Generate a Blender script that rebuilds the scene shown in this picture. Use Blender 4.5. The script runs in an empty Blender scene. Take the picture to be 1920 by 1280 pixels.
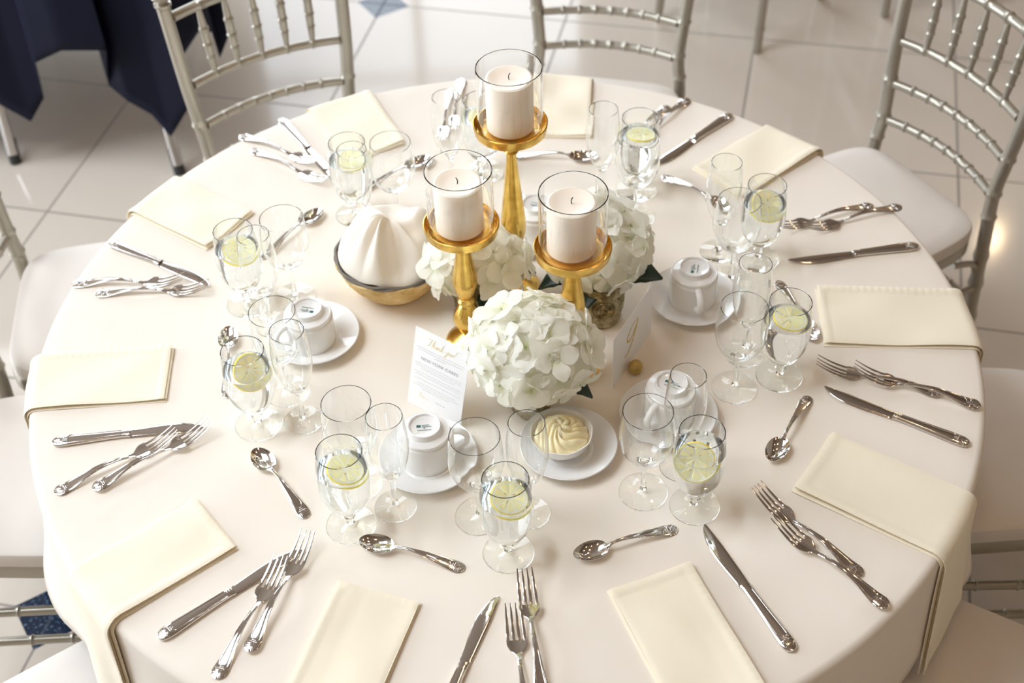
import bpy, bmesh, math, random
from mathutils import Vector, Matrix, noise
pi = math.pi
C = bpy.context.scene.collection
sc = bpy.context.scene

KNIVES=[(1, [-0.1078, -0.7301, 1.2032]), (2, [0.3673, -0.6189, 1.9976]), (3, [0.6906, -0.2718, 2.5773]), (4, [0.7233, 0.1863, -3.0042]), (5, [0.4547, 0.5961, -2.3843]), (7, [-0.4304, 0.6326, -1.0209]), (8, [-0.6989, 0.2693, -0.5469]), (9, [-0.6975, -0.2054, 0.1139]), (10, [-0.4765, -0.5657, 0.6742])]
FORKS=[(1, 0, [-0.3916, -0.6308, 1.2054]), (1, 1, [-0.3522, -0.594, 1.2264]), (3, 0, [0.4826, -0.5023, 2.2504]), (3, 1, [0.5055, -0.5578, 2.2895]), (4, 0, [0.6778, -0.1669, 2.7862]), (4, 1, [0.7274, -0.1976, 2.7293]), (10, 0, [-0.6733, -0.3054, 0.5647]), (10, 1, [-0.6159, -0.3033, 0.6149]), (9, 0, [-0.7442, 0.1634, -0.0506]), (9, 1, [-0.6997, 0.1362, -0.0205]), (8, 0, [-0.5056, 0.5848, -0.5853]), (8, 1, [-0.4766, 0.5373, -0.6711]), (5, 0, [0.6693, 0.304, -2.8085]), (5, 1, [0.7197, 0.298, -2.8036]), (7, 0, [-0.0735, 0.7552, -1.6338]), (7, 1, [-0.0942, 0.719, -1.682]), (6, 0, [0.3778, 0.6584, -2.2066]), (6, 1, [0.3358, 0.6345, -2.1985]), (2, 0, [0.0167, -0.7364, 1.6521]), (2, 1, [0.0361, -0.6841, 1.6621])]
SPOONS=[(1, [-0.0651, -0.4673, 2.8062]), (2, [0.2378, -0.4089, -2.8316]), (3, [0.4708, -0.1609, -2.1222]), (4, [0.4657, 0.11, -1.347]), (5, [0.3007, 0.4107, -0.8024]), (6, [0.0253, 0.486, -0.1155]), (7, [-0.2601, 0.393, 0.6272]), (8, [-0.423, 0.2138, 0.9057]), (9, [-0.4397, -0.1223, 1.6813]), (10, [-0.2933, -0.3671, 2.1771])]
GLASSES=[('goblet', 1, [-0.0036, -0.4411]), ('goblet', 10, [-0.229, -0.3816]), ('goblet', 9, [-0.3845, -0.1795]), ('goblet', 8, [-0.4326, 0.099]), ('goblet', 7, [-0.2637, 0.3288]), ('goblet', 6, [-0.0301, 0.443]), ('goblet', 5, [0.25, 0.3725]), ('goblet', 4, [0.4414, 0.1699]), ('goblet', 3, [0.4318, -0.1139]), ('goblet', 2, [0.2672, -0.3684]), ('wine', 1, [-0.0439, -0.3739]), ('wine', 10, [-0.2228, -0.3045]), ('wine', 9, [-0.3462, -0.1106]), ('wine', 8, [-0.3539, 0.1107]), ('wine', 7, [-0.1862, 0.306]), ('wine', 5, [0.2389, 0.2949]), ('wine', 4, [0.3865, 0.1153]), ('wine', 3, [0.3577, -0.136]), ('wine', 2, [0.1955, -0.3394]), ('flute', 1, [0.0273, -0.3713]), ('flute', 10, [-0.166, -0.3507]), ('flute', 9, [-0.3154, -0.1747]), ('flute', 8, [-0.389, 0.0457]), ('flute', 7, [-0.2479, 0.2617]), ('flute', 6, [-0.0898, 0.4081]), ('flute', 5, [0.1834, 0.3553]), ('flute', 4, [0.3747, 0.1921]), ('flute', 3, [0.3834, -0.0623]), ('flute', 2, [0.255, -0.2928])]
NAPKINS=[(1, [-0.1817, -0.5026, -1.9, 0.1184], 0.1), (2, [0.1901, -0.4907, -1.2218, 0.1224], 0.1), (3, [0.4508, -0.2932, -0.6156, 0.1315], 0.26), (4, [0.5199, 0.0183, -0.0726, 0.135], 0.03), (5, [0.3987, 0.382, 0.682, 0.1225], 0.01), (6, [0.1181, 0.5403, 1.4704, 0.105], 0.01), (7, [-0.2385, 0.5107, 1.9933, 0.1296], 0.03), (8, [-0.4861, 0.2902, 2.5088, 0.12], 0.01), (9, [-0.5389, -0.065, -3.0908, 0.1177], 0.05), (10, [-0.4239, -0.3717, -2.485, 0.1167], 0.26)]
SPOTS={'cup': [(1, [-0.122, -0.2594]), (9, [-0.316, 0.0011]), (3, [0.3154, 0.0694]), (2, [0.252, -0.1867]), (5, [0.0612, 0.2507])], 'saucer': [(1, [-0.1203, -0.2679]), (9, [-0.3129, 0.006]), (3, [0.3158, 0.0654]), (2, [0.247, -0.1968]), (5, [0.0586, 0.2548])], 'cream': [0.0904, -0.2529], 'creambowl': [0.0779, -0.2775], 'basket': [-0.1915, 0.1367], 'tall': [0.0203, 0.126], 'med': [-0.0592, -0.0076], 'small': [0.1057, -0.0781], 'vase3': [0.1616, 0.0352], 'h1': [0.0414, -0.1583, 0.887], 'h2': [-0.0451, 0.0648, 0.857], 'h3': [0.165, 0.0704, 0.877], 'egg': [0.206, -0.0936]}
NAVY=[(-1.4044, 1.5495, 0.24), (-1.3631, 1.5356, 0.22), (-1.2953, 1.5371, 0.16), (-1.2364, 1.5267, 0.24), (-1.2247, 1.5149, 0.36), (-1.1312, 1.4734, 0.42), (-1.0122, 1.466, 0.42), (-1.0596, 1.5503, 0.26), (-1.0028, 1.5002, 0.24), (-0.945, 1.4921, 0.2), (-0.907, 1.4842, 0.13), (-0.8345, 1.4527, 0.24), (-0.8198, 1.4478, 0.4), (-0.7768, 1.5088, 0.44), (-0.7565, 1.5731, 0.4), (-0.7646, 1.6382, 0.28), (-0.7329, 1.6426, 0.34), (-0.734, 1.6948, 0.44), (-0.721, 1.7869, 0.5)]
CAM=[0.0115, -1.6082, 2.3133]
CAMR=[0.9994, -0.0236, -0.0242];CAMU=[0.0338, 0.6971, 0.7161];CAMF=[0.0, 0.7165, -0.6975];LENS=47.830

ZT = 0.762          # height of the tablecloth surface; the table's centre is the world origin

# ------------------------------------------------------------------ camera, sky, lights, exposure
cd = bpy.data.cameras.new('camera'); cam = bpy.data.objects.new('camera', cd); C.objects.link(cam)
_r, _u, _f = Vector(CAMR), Vector(CAMU), Vector(CAMF)
cam.matrix_world = Matrix(((_r.x, _u.x, -_f.x, CAM[0]), (_r.y, _u.y, -_f.y, CAM[1]), (_r.z, _u.z, -_f.z, CAM[2]), (0, 0, 0, 1)))
cd.sensor_width = 36; cd.lens = LENS; cd.clip_start = .05; cd.clip_end = 60
cd.dof.use_dof = True; cd.dof.focus_distance = 1.93; cd.dof.aperture_fstop = 4.0
sc.camera = cam
sc.view_settings.view_transform = 'Standard'; sc.view_settings.look = 'None'
sc.view_settings.gamma = 1; sc.view_settings.use_curve_mapping = False
sc.view_settings.exposure = -.60
sc.cycles.max_bounces = 28; sc.cycles.transmission_bounces = 24; sc.cycles.transparent_max_bounces = 16
sc.cycles.glossy_bounces = 16; sc.cycles.diffuse_bounces = 8
sc.cycles.caustics_refractive = True; sc.cycles.caustics_reflective = True; sc.cycles.blur_glossy = 0
sc.cycles.sample_clamp_indirect = 0
w = bpy.data.worlds.new('world'); sc.world = w; w.use_nodes = True
w.node_tree.nodes['Background'].inputs[0].default_value = (.80, .88, 1, 1)
w.node_tree.nodes['Background'].inputs[1].default_value = 1.0

def area(name, loc, rot, sx, sy, power, col):
    l = bpy.data.lights.new(name, 'AREA'); l.shape = 'RECTANGLE'; l.size = sx; l.size_y = sy; l.energy = power; l.color = col
    o = bpy.data.objects.new(name, l); C.objects.link(o); o.location = loc; o.rotation_euler = rot; return o
XL, XR, YF, YB, HC = -8.0, 5.5, -5.0, 5.0, 5.0
DAY = (.85, .925, 1.0)
for y in (0.3, 3.3):        # daylight through the windows of the left wall
    area('daylight_side', (XL - .12, y, 2.5), (0, -pi/2, 0), 3.9, 2.6, 520, DAY)
for x in (-2.75, -.45):             # daylight through the windows of the back wall
    area('daylight_back', (x, YB + .12, 2.5), (-pi/2, 0, 0), 1.9, 3.9, 175, DAY)
area('top_fill_added', (-3.4, .1, HC + .12), (0, 0, 0), 3.6, 2.8, 520, DAY)   # added top fill, shining through an invented ceiling opening

# ------------------------------------------------------------------ materials
def mat(name, col, rough=.5, metal=0, spec=.5, sss=0, sheen=0, trans=0, ior=1.45, coat=0):
    m = bpy.data.materials.new(name); m.use_nodes = True
    b = m.node_tree.nodes['Principled BSDF']
    b.inputs['Base Color'].default_value = (*col, 1); b.inputs['Roughness'].default_value = rough
    b.inputs['Metallic'].default_value = metal; b.inputs['Specular IOR Level'].default_value = spec
    b.inputs['IOR'].default_value = ior; b.inputs['Transmission Weight'].default_value = trans
    b.inputs['Coat Weight'].default_value = coat; b.inputs['Sheen Weight'].default_value = sheen
    if sss:
        b.inputs['Subsurface Weight'].default_value = sss; b.inputs['Subsurface Scale'].default_value = .02
        b.inputs['Subsurface Radius'].default_value = (1, .6, .35)
    return m
def N(m, t, **kw):
    n = m.node_tree.nodes.new(t)
    for k, v in kw.items(): setattr(n, k, v)
    return n
def L(m, a, b): m.node_tree.links.new(a, b)
def bsdf(m): return m.node_tree.nodes['Principled BSDF']
def bump(m, height, strength=.2, dist=.001):
    b = N(m, 'ShaderNodeBump'); b.inputs['Strength'].default_value = strength; b.inputs['Distance'].default_value = dist
    L(m, height, b.inputs['Height']); L(m, b.outputs[0], bsdf(m).inputs['Normal']); return b
def noise_tex(m, scale, detail=3, vec='Object', stretch=None):
    tc = N(m, 'ShaderNodeTexCoord'); n = N(m, 'ShaderNodeTexNoise'); n.inputs['Scale'].default_value = scale; n.inputs['Detail'].default_value = detail
    if stretch:
        mp = N(m, 'ShaderNodeMapping'); mp.inputs['Scale'].default_value = stretch
        L(m, tc.outputs[vec], mp.inputs[0]); L(m, mp.outputs[0], n.inputs['Vector'])
    else: L(m, tc.outputs[vec], n.inputs['Vector'])
    return n
def vary(m, c1, c2, scale, detail=3, lo=.35, hi=.65, stretch=None):
    n = noise_tex(m, scale, detail, stretch=stretch); r = N(m, 'ShaderNodeValToRGB')
    r.color_ramp.elements[0].color = (*c1, 1); r.color_ramp.elements[1].color = (*c2, 1)
    r.color_ramp.elements[0].position = lo; r.color_ramp.elements[1].position = hi
    L(m, n.outputs[0], r.inputs[0]); L(m, r.outputs[0], bsdf(m).inputs['Base Color']); return n

def glass_mat(name, col, ior):
    m = bpy.data.materials.new(name); m.use_nodes = True; nt = m.node_tree
    nt.nodes.remove(nt.nodes['Principled BSDF'])
    g = nt.nodes.new('ShaderNodeBsdfGlass'); g.inputs['Color'].default_value = (*col, 1); g.inputs['IOR'].default_value = ior
    g.inputs['Roughness'].default_value = 0
    nt.links.new(g.outputs[0], nt.nodes['Material Output'].inputs[0]); return m
M = {}
M['glass'] = glass_mat('clear_glass', (.994, .999, .998), 1.46)
M['jar'] = glass_mat('jar_glass', (.992, .995, .995), 1.46)
M['water'] = glass_mat('water', (.985, .995, 1), 1.33)
M['steel'] = mat('stainless_steel', (.74, .71, .68), .09, 1); bump(M['steel'], noise_tex(M['steel'], 60, 2).outputs[0], .05, .0006)
M['gold'] = mat('antique_gold', (.80, .52, .13), .26, 1)
n_ = vary(M['gold'], (.62, .37, .07), (.90, .62, .18), 38, 5, .3, .6); bump(M['gold'], n_.outputs[0], .25, .0012)
M['goldpaint'] = mat('gold_foil', (.62, .47, .14), .35, .9)
M['goldink'] = mat('pale_gold_ink', (.86, .74, .42), .5, .2)
M['egg'] = mat('gold_pebble', (.55, .40, .14), .30, 1)
M['porcelain'] = mat('white_porcelain', (.80, .79, .77), .10, 0, .5, coat=.3)
M['green'] = mat('dark_green_stamp', (.02, .12, .11), .5)
M['wax'] = mat('ivory_wax', (.88, .79, .68), .45, sss=.25)
M['wick'] = mat('burnt_wick', (.02, .018, .015), .9)
M['paper'] = mat('white_card', (.86, .86, .86), .6); bump(M['paper'], noise_tex(M['paper'], 500).outputs[0], .05)
M['ink'] = mat('grey_ink', (.52, .52, .54), .7); M['ink2'] = mat('dark_ink', (.20, .20, .22), .7)
M['butter'] = mat('whipped_butter', (.88, .78, .50), .45, sss=.2)
M['lemon'] = mat('lemon_pulp', (.95, .89, .50), .25, sss=.2); M['rind'] = mat('lemon_rind', (.90, .76, .10), .4)
M['pith'] = mat('lemon_pith', (.90, .89, .70), .5, sss=.2); M['seed'] = mat('lemon_seed', (.72, .58, .30), .4)
M['leaf'] = mat('dark_leaf', (.012, .035, .018), .4)
M['wicker'] = mat('straw_wicker', (.72, .50, .20), .6); vary(M['wicker'], (.62, .41, .14), (.84, .64, .33), 40, 4)
M['wrim'] = mat('grey_wicker_rim', (.17, .145, .12), .5)
M['vase'] = mat('mercury_glass', (.36, .30, .17), .28, .85); vary(M['vase'], (.20, .155, .07), (.50, .43, .27), 90, 5, .35, .65)
def cloth(name, col, scale=1400, st=.12, big=0):
    m = mat(name, col, .85, 0, .25, sheen=.15)
    tc = N(m, 'ShaderNodeTexCoord'); w1 = N(m, 'ShaderNodeTexNoise'); w1.inputs['Scale'].default_value = scale; w1.inputs['Detail'].default_value = 1
    L(m, tc.outputs['Object'], w1.inputs['Vector'])
    b1 = bump(m, w1.outputs[0], st, .0004)
    if big:
        w2 = N(m, 'ShaderNodeTexNoise'); w2.inputs['Scale'].default_value = 5; w2.inputs['Detail'].default_value = 2; w2.inputs['Distortion'].default_value = .6
        L(m, tc.outputs['Object'], w2.inputs['Vector'])
        b2 = N(m, 'ShaderNodeBump'); b2.inputs['Strength'].default_value = .35; b2.inputs['Distance'].default_value = big
        L(m, w2.outputs[0], b2.inputs['Height']); L(m, b1.outputs[0], b2.inputs['Normal']); L(m, b2.outputs[0], bsdf(m).inputs['Normal'])
    return m
M['table'] = cloth('ivory_tablecloth', (.80, .735, .650), 1400, .1, .012)
M['napkin'] = cloth('cream_napkin', (.86, .785, .63), 1100, .25, .006)
M['linen'] = cloth('ivory_linen', (.82, .755, .66), 1200, .15, .004)
M['navy'] = cloth('navy_cloth', (.006, .007, .018), 900, .2, .004); bsdf(M['navy']).inputs['Sheen Weight'].default_value = .03; bsdf(M['navy']).inputs['Specular IOR Level'].default_value = .12; bsdf(M['navy']).inputs['Sheen Tint'].default_value = (.25, .32, .8, 1); bsdf(M['navy']).inputs['Roughness'].default_value = .6
M['chair'] = mat('champagne_silver_paint', (.41, .38, .32), .30, .65); bump(M['chair'], noise_tex(M['chair'], 90, 3).outputs[0], .06, .001)
M['vinyl'] = mat('ivory_vinyl', (.70, .65, .60), .5); vary(M['vinyl'], (.68, .63, .575), (.72, .67, .62), 5)
M['chrome'] = mat('chrome', (.72, .70, .70), .15, 1); M['rubber'] = mat('dark_rubber', (.03, .03, .03), .6)
M['wall'] = mat('taupe_wall', (.34, .28, .22), .8); M['ceil'] = mat('brown_ceiling', (.22, .175, .14), .8)
M['frame'] = mat('white_window_frame', (.75, .75, .75), .5)
M['pane'] = mat('window_pane', (1, 1, 1), .0, trans=1, ior=1.01)
M['trim'] = mat('wood_trim', (.30, .17, .07), .4)
# petals: creamy white with a true green-yellow throat, carried by a per-vertex tint of the petal itself
m = M['petal'] = mat('white_petal', (.9, .9, .85), .55, sss=.0)
a_ = N(m, 'ShaderNodeAttribute', attribute_name='throat'); mx = N(m, 'ShaderNodeMix', data_type='RGBA')
mx.inputs[6].default_value = (.96, .95, .91, 1); mx.inputs[7].default_value = (.66, .72, .38, 1)
L(m, a_.outputs['Fac'], mx.inputs[0]); L(m, mx.outputs[2], bsdf(m).inputs['Base Color'])
nt = m.node_tree; tr = nt.nodes.new('ShaderNodeBsdfTranslucent'); tr.inputs[0].default_value = (.97, .97, .90, 1); ms = nt.nodes.new('ShaderNodeMixShader'); ms.inputs[0].default_value = .5
L(m, bsdf(m).outputs[0], ms.inputs[1]); L(m, tr.outputs[0], ms.inputs[2]); L(m, ms.outputs[0], nt.nodes['Material Output'].inputs[0])
M['stemgreen'] = mat('pale_green_stalk', (.42, .47, .24), .6)
# floor: 0.6065 m glazed tiles turned 13.6 degrees, thin grout, dark granite diamonds at some corners
m = M['floor'] = mat('glazed_floor_tile', (.6, .5, .42), .07, 0, .5)
def floor_nodes(m):
    tc = N(m, 'ShaderNodeTexCoord'); mp = N(m, 'ShaderNodeMapping'); mp.vector_type = 'POINT'
    T = .6065; ph = math.radians(13.6)
    mp.inputs['Rotation'].default_value = (0, 0, ph); L(m, tc.outputs['Object'], mp.inputs[0])
    sp = N(m, 'ShaderNodeSeparateXYZ'); L(m, mp.outputs[0], sp.inputs[0])
    def math_(op, a, b=None, c=None):
        n = N(m, 'ShaderNodeMath', operation=op)
        for i, v in enumerate((a, b, c)):
            if v is None: continue
            if isinstance(v, (int, float)): n.inputs[i].default_value = v
            else: L(m, v, n.inputs[i])
        return n.outputs[0]
    ex, ey = sp.outputs[0], sp.outputs[1]
    def dist(v, off, per):      # distance to nearest line of the lattice
        a = math_('SUBTRACT', v, off); return math_('ABSOLUTE', math_('SUBTRACT', a, math_('MULTIPLY', math_('ROUND', math_('DIVIDE', a, per)), per)))
    g = math_('MINIMUM', dist(ex, -.9215, T), dist(ey, -.205, T))
    grout = math_('LESS_THAN', g, .0032)
    dia = math_('LESS_THAN', math_('ADD', dist(ex, -.9215, 4 * T), dist(ey, -.205, 4 * T)), .088)
    tl = N(m, 'ShaderNodeCombineXYZ'); L(m, math_('ROUND', math_('DIVIDE', math_('SUBTRACT', ex, -.618), T)), tl.inputs[0]); L(m, math_('ROUND', math_('DIVIDE', math_('SUBTRACT', ey, .098), T)), tl.inputs[1])
    wn = N(m, 'ShaderNodeTexWhiteNoise'); L(m, tl.outputs[0], wn.inputs[0])
    nz = N(m, 'ShaderNodeTexNoise'); nz.inputs['Scale'].default_value = 3; nz.inputs['Detail'].default_value = 5; L(m, mp.outputs[0], nz.inputs['Vector'])
    v = math_('ADD', math_('MULTIPLY', wn.outputs[0], .35), math_('MULTIPLY', nz.outputs[0], .65))
    def mixc(f, a, b):
        x = N(m, 'ShaderNodeMix', data_type='RGBA'); L(m, f, x.inputs[0])
        for i, c in ((6, a), (7, b)):
            if isinstance(c, tuple): x.inputs[i].default_value = (*c, 1)
            else: L(m, c, x.inputs[i])
        return x.outputs[2]
    base = mixc(v, (.55, .485, .415), (.62, .555, .48))
    ng = N(m, 'ShaderNodeTexNoise'); ng.inputs['Scale'].default_value = 160; L(m, mp.outputs[0], ng.inputs['Vector'])
    gran = mixc(math_('GREATER_THAN', ng.outputs[0], .62), (.012, .022, .045), (.10, .16, .24))
    c = mixc(grout, base, (.26, .23, .20)); c = mixc(dia, c, gran)
    L(m, c, bsdf(m).inputs['Base Color'])
    L(m, math_('ADD', math_('MULTIPLY', grout, .5), .09), bsdf(m).inputs['Roughness'])
floor_nodes(m)

# ------------------------------------------------------------------ helpers
def obj(name, verts, faces, m, parent=None, smooth=True, tag_kind=None):
    me = bpy.data.meshes.new(name); me.from_pydata([tuple(v) for v in verts], [], faces); me.update()
    for x in (m if isinstance(m, (list, tuple)) else [m]): me.materials.append(x)
    if smooth: me.polygons.foreach_set('use_smooth', [True] * len(me.polygons)); me.set_sharp_from_angle(angle=math.radians(38))
    o = bpy.data.objects.new(name, me); C.objects.link(o)
    if parent: o.parent = parent
    if tag_kind: o['kind'] = tag_kind
    return o
def tag(o, label, cat, group=None):
    o['label'] = label; o['category'] = cat
    if group: o['group'] = group
    return o
def thing(name, label, cat, loc=(0, 0, 0), rz=0, group=None):
    o = bpy.data.objects.new(name, None); C.objects.link(o); o.empty_display_size = .05
    o.location = loc; o.rotation_euler = (0, 0, rz); return tag(o, label, cat, group)
def dup(root, label, loc, rot=0, group=None):
    r = root.copy(); C.objects.link(r); r.location = loc
    r.rotation_euler = rot if isinstance(rot, tuple) else (0, 0, rot)
    r['label'] = label
    if group: r['group'] = group
    for ch in list(root.children):
        c = ch.copy(); C.objects.link(c); c.parent = r
        for g in ch.children:
            d = g.copy(); C.objects.link(d); d.parent = c
    return r
class MB:                     # collects shapes of ONE mesh
    def __init__(s): s.v = []; s.f = []; s.mi = []
    def add(s, v, f, mi=0):
        k = len(s.v); s.v += [tuple(x) for x in v]; s.f += [tuple(i + k for i in q) for q in f]; s.mi += [mi] * len(f); return s
    def build(s, name, m, parent=None, smooth=True):
        o = obj(name, s.v, s.f, m, parent, smooth)
        if any(s.mi): o.data.polygons.foreach_set('material_index', s.mi)
        return o
def lathe(prof, seg=48, close=False, wob=None):
    v, f, rings = [], [], []
    for (r, z) in prof:
        if r < 1e-6: rings.append([len(v)]); v.append((0, 0, z))
        else:
            rings.append(list(range(len(v), len(v) + seg)))
            for i in range(seg):
                a = 2 * pi * i / seg; rr = r * (wob(a, z) if wob else 1)
                v.append((rr * math.cos(a), rr * math.sin(a), z))
    pairs = list(zip(rings, rings[1:]))
    if close: pairs.append((rings[-1], rings[0]))
    for A, B in pairs:
        for i in range(seg):
            j = (i + 1) % seg
            if len(A) == 1 and len(B) == 1: continue
            if len(A) == 1: f.append((A[0], B[j], B[i]))
            elif len(B) == 1: f.append((A[i], A[j], B[0]))
            else: f.append((A[i], A[j], B[j], B[i]))
    return v, f
def tube(pts, rad, seg=10, cap=True, closed=False):
    pts = [Vector(p) for p in pts]; n = len(pts); v, f = [], []
    rad = rad if isinstance(rad, (list, tuple)) else [rad] * n
    up = None
    for i, p in enumerate(pts):
        if closed: t = pts[(i + 1) % n] - pts[i - 1]
        else: t = pts[min(i + 1, n - 1)] - pts[max(i - 1, 0)]
        t.normalize()
        if up is None: up = Vector((0, 0, 1)) if abs(t.z) < .9 else Vector((1, 0, 0))
        a = t.cross(up); a.normalize(); b = a.cross(t); b.normalize(); up = b
        for k in range(seg):
            q = 2 * pi * k / seg; v.append(p + rad[i] * (math.cos(q) * a + math.sin(q) * b))
    for i in range(n if closed else n - 1):
        j = (i + 1) % n
        for k in range(seg):
            l = (k + 1) % seg; f.append((i * seg + k, i * seg + l, j * seg + l, j * seg + k))
    if cap and not closed: f.append(tuple(range(seg))[::-1]); f.append(tuple(range((n - 1) * seg, n * seg)))
    return v, f
def box(x0, x1, y0, y1, z0, z1):
    v = [(x, y, z) for x in (x0, x1) for y in (y0, y1) for z in (z0, z1)]
    return v, [(0, 1, 3, 2), (4, 6, 7, 5), (0, 4, 5, 1), (2, 3, 7, 6), (0, 2, 6, 4), (1, 5, 7, 3)]
def loft(st, n=12, pw=2.4):
    """stations (x, yc, zc, half width, half height[, tilt]) along x, superellipse sections, closed ends"""
    v, f = [], []
    for s in st:
        x, yc, zc, hw, hh = s[:5]
        for k in range(n):
            a = 2 * pi * k / n; c, d = math.cos(a), math.sin(a)
            v.append((x, yc + hw * math.copysign(abs(c) ** (2 / pw), c), zc + hh * math.copysign(abs(d) ** (2 / pw), d)))
    for i in range(len(st) - 1):
        for k in range(n):
            l = (k + 1) % n; f.append((i * n + k, i * n + l, (i + 1) * n + l, (i + 1) * n + k))
    f.append(tuple(range(n))[::-1]); f.append(tuple(range((len(st) - 1) * n, len(st) * n)))
    return v, f
def lerp_prof(pr, k):         # resample a coarse polyline profile smoothly (Catmull-Rom)
    out = []
    for i in range(len(pr) - 1):
        p0 = pr[max(i - 1, 0)]; p1 = pr[i]; p2 = pr[i + 1]; p3 = pr[min(i + 2, len(pr) - 1)]
        for j in range(k):
            t = j / k
            out.append(tuple(.5 * ((2 * b) + (c - a) * t + (2 * a - 5 * b + 4 * c - d) * t * t + (3 * b - a - 3 * c + d) * t ** 3) for a, b, c, d in zip(p0, p1, p2, p3)))
    out.append(tuple(pr[-1])); return out
def xf(vf, loc=(0, 0, 0), rz=0, sc_=1, rx=0, ry=0):
    mt = Matrix.Translation(loc) @ Matrix.Rotation(rz, 4, 'Z') @ Matrix.Rotation(ry, 4, 'Y') @ Matrix.Rotation(rx, 4, 'X') @ Matrix.Scale(sc_, 4)
    return [mt @ Vector(p) for p in vf[0]], vf[1]

# ------------------------------------------------------------------ the room
def struct(o): o['kind'] = 'structure'; return o
struct(obj('floor', *box(XL, XR, YF, YB, -.1, 0), M['floor'], None, False))
b = MB()
for q in ((XL, -5.2, YF, YB), (-1.6, XR, YF, YB), (-5.2, -1.6, YF, -1.3), (-5.2, -1.6, 1.5, YB)): b.add(*box(*q, HC, HC + .1))  # ceiling boards around the opening invented for the top fill
struct(b.build('ceiling', M['ceil'], None, False))
def wall_holes(name, fixed, axis, lo, hi, holes, thick):
    b = MB(); cuts = [lo]
    def put(a0, a1, z0, z1):
        b.add(*(box(fixed, fixed + thick, a0, a1, z0, z1) if axis == 'y' else box(a0, a1, fixed, fixed + thick, z0, z1)))
    x = lo
    for (a0, a1, z0, z1) in holes:
        put(x, a0, 0, HC); put(a0, a1, 0, z0); put(a0, a1, z1, HC); x = a1
    put(x, hi, 0, HC); struct(b.build(name, M['wall'], None, False))
WZ = (.55, 4.45)
holes_l = [(y - 1.3, y + 1.3, *WZ) for y in (.3, 3.3)]
holes_b = [(x - .95, x + .95, *WZ) for x in (-2.75, -.45)]
wall_holes('wall_left', XL - .1, 'y', YF, YB, holes_l, .1)
wall_holes('wall_back', YB, 'x', XL, XR, holes_b, .1)
struct(obj('wall_right', *box(XR, XR + .1, YF, YB, 0, HC), M['wall'], None, False))
struct(obj('wall_front', *box(XL, XR, YF - .1, YF, 0, HC), M['wall'], None, False))
wi = 0
for ax, hs in (('y', holes_l), ('x', holes_b)):
    for (a0, a1, z0, z1) in hs:
        wi += 1; b = MB()
        def put(p0, p1, q0, q1, t0=.01, t1=.06):
            b.add(*(box(XL - .1 + t0, XL - .1 + t1, p0, p1, q0, q1) if ax == 'y' else box(p0, p1, YB + t0, YB + t1, q0, q1)))
        put(a0, a0 + .06, z0, z1); put(a1 - .06, a1, z0, z1); put(a0, a1, z0, z0 + .06); put(a0, a1, z1 - .06, z1)
        put((a0 + a1) / 2 - .025, (a0 + a1) / 2 + .025, z0, z1)
        put(a0, a1, 2.0, 2.05); put(a0, a1, 3.2, 3.25)
        fr = b.build('window_%d' % wi, M['frame'], None, False); struct(fr)
b = MB()
for q in ((-5.2, -5.1, -1.3, 1.5), (-1.7, -1.6, -1.3, 1.5), (-5.1, -1.7, -1.3, -1.2), (-5.1, -1.7, 1.4, 1.5), (-3.45, -3.35, -1.2, 1.4)): b.add(*box(*q, HC - .02, HC + .06))
struct(b.build('window_5', M['frame'], None, False))  # frame of the made-up skylight, added along with the top fill
# small warm ceiling lamps
k = 0
for (x, y) in ((1.2, -.6), (3.1, -.6), (1.2, 1.4), (3.1, 1.9), (-1.0, -2.6), (1.2, -2.6), (3.1, -2.6)):
    l = thing('ceiling_lamp', 'small round warm downlight recessed in the ceiling', 'lamp', (x, y, HC), group='ceiling downlights')
    obj('lamp_ring', *lathe([(.05, -.02), (.075, -.02), (.08, -.0), (.05, 0)], 24, True), M['frame'], l)
    bm_ = bpy.data.materials.get('warm_bulb')
    if not bm_:
        bm_ = bpy.data.materials.new('warm_bulb'); bm_.use_nodes = True; nt = bm_.node_tree; nt.nodes.remove(nt.nodes['Principled BSDF'])
        e = nt.nodes.new('ShaderNodeEmission'); e.inputs[0].default_value = (1, .72, .42, 1); e.inputs[1].default_value = 90; nt.links.new(e.outputs[0], nt.nodes['Material Output'].inputs[0])
    obj('bulb', *lathe([(0, -.03), (.03, -.026), (.048, -.012), (.05, -.004)], 20), bm_, l)
    pl_ = bpy.data.lights.new('lamp_glow', 'POINT'); pl_.energy = {(1.2, -.6): 26, (-1.0, -2.6): 30, (1.2, 1.4): 22}.get((x, y), 8); pl_.color = (1, .70, .42); pl_.shadow_soft_size = .12
    po = bpy.data.objects.new('lamp_glow', pl_); C.objects.link(po); po.parent = l; po.location = (0, 0, -.18)
l = thing('pendant_lamp', 'small glowing pendant lamp near the back wall', 'lamp', (2.91, 4.61, 0))
obj('bulb', *lathe([(0, 3.10), (.03, 3.09), (.055, 3.05), (.06, 3.0), (.045, 2.95), (0, 2.93)], 24), bm_, l)
obj('cord', *tube([(0, 0, 3.1), (0, 0, HC)], .004, 8), M['rubber'], l)

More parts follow.
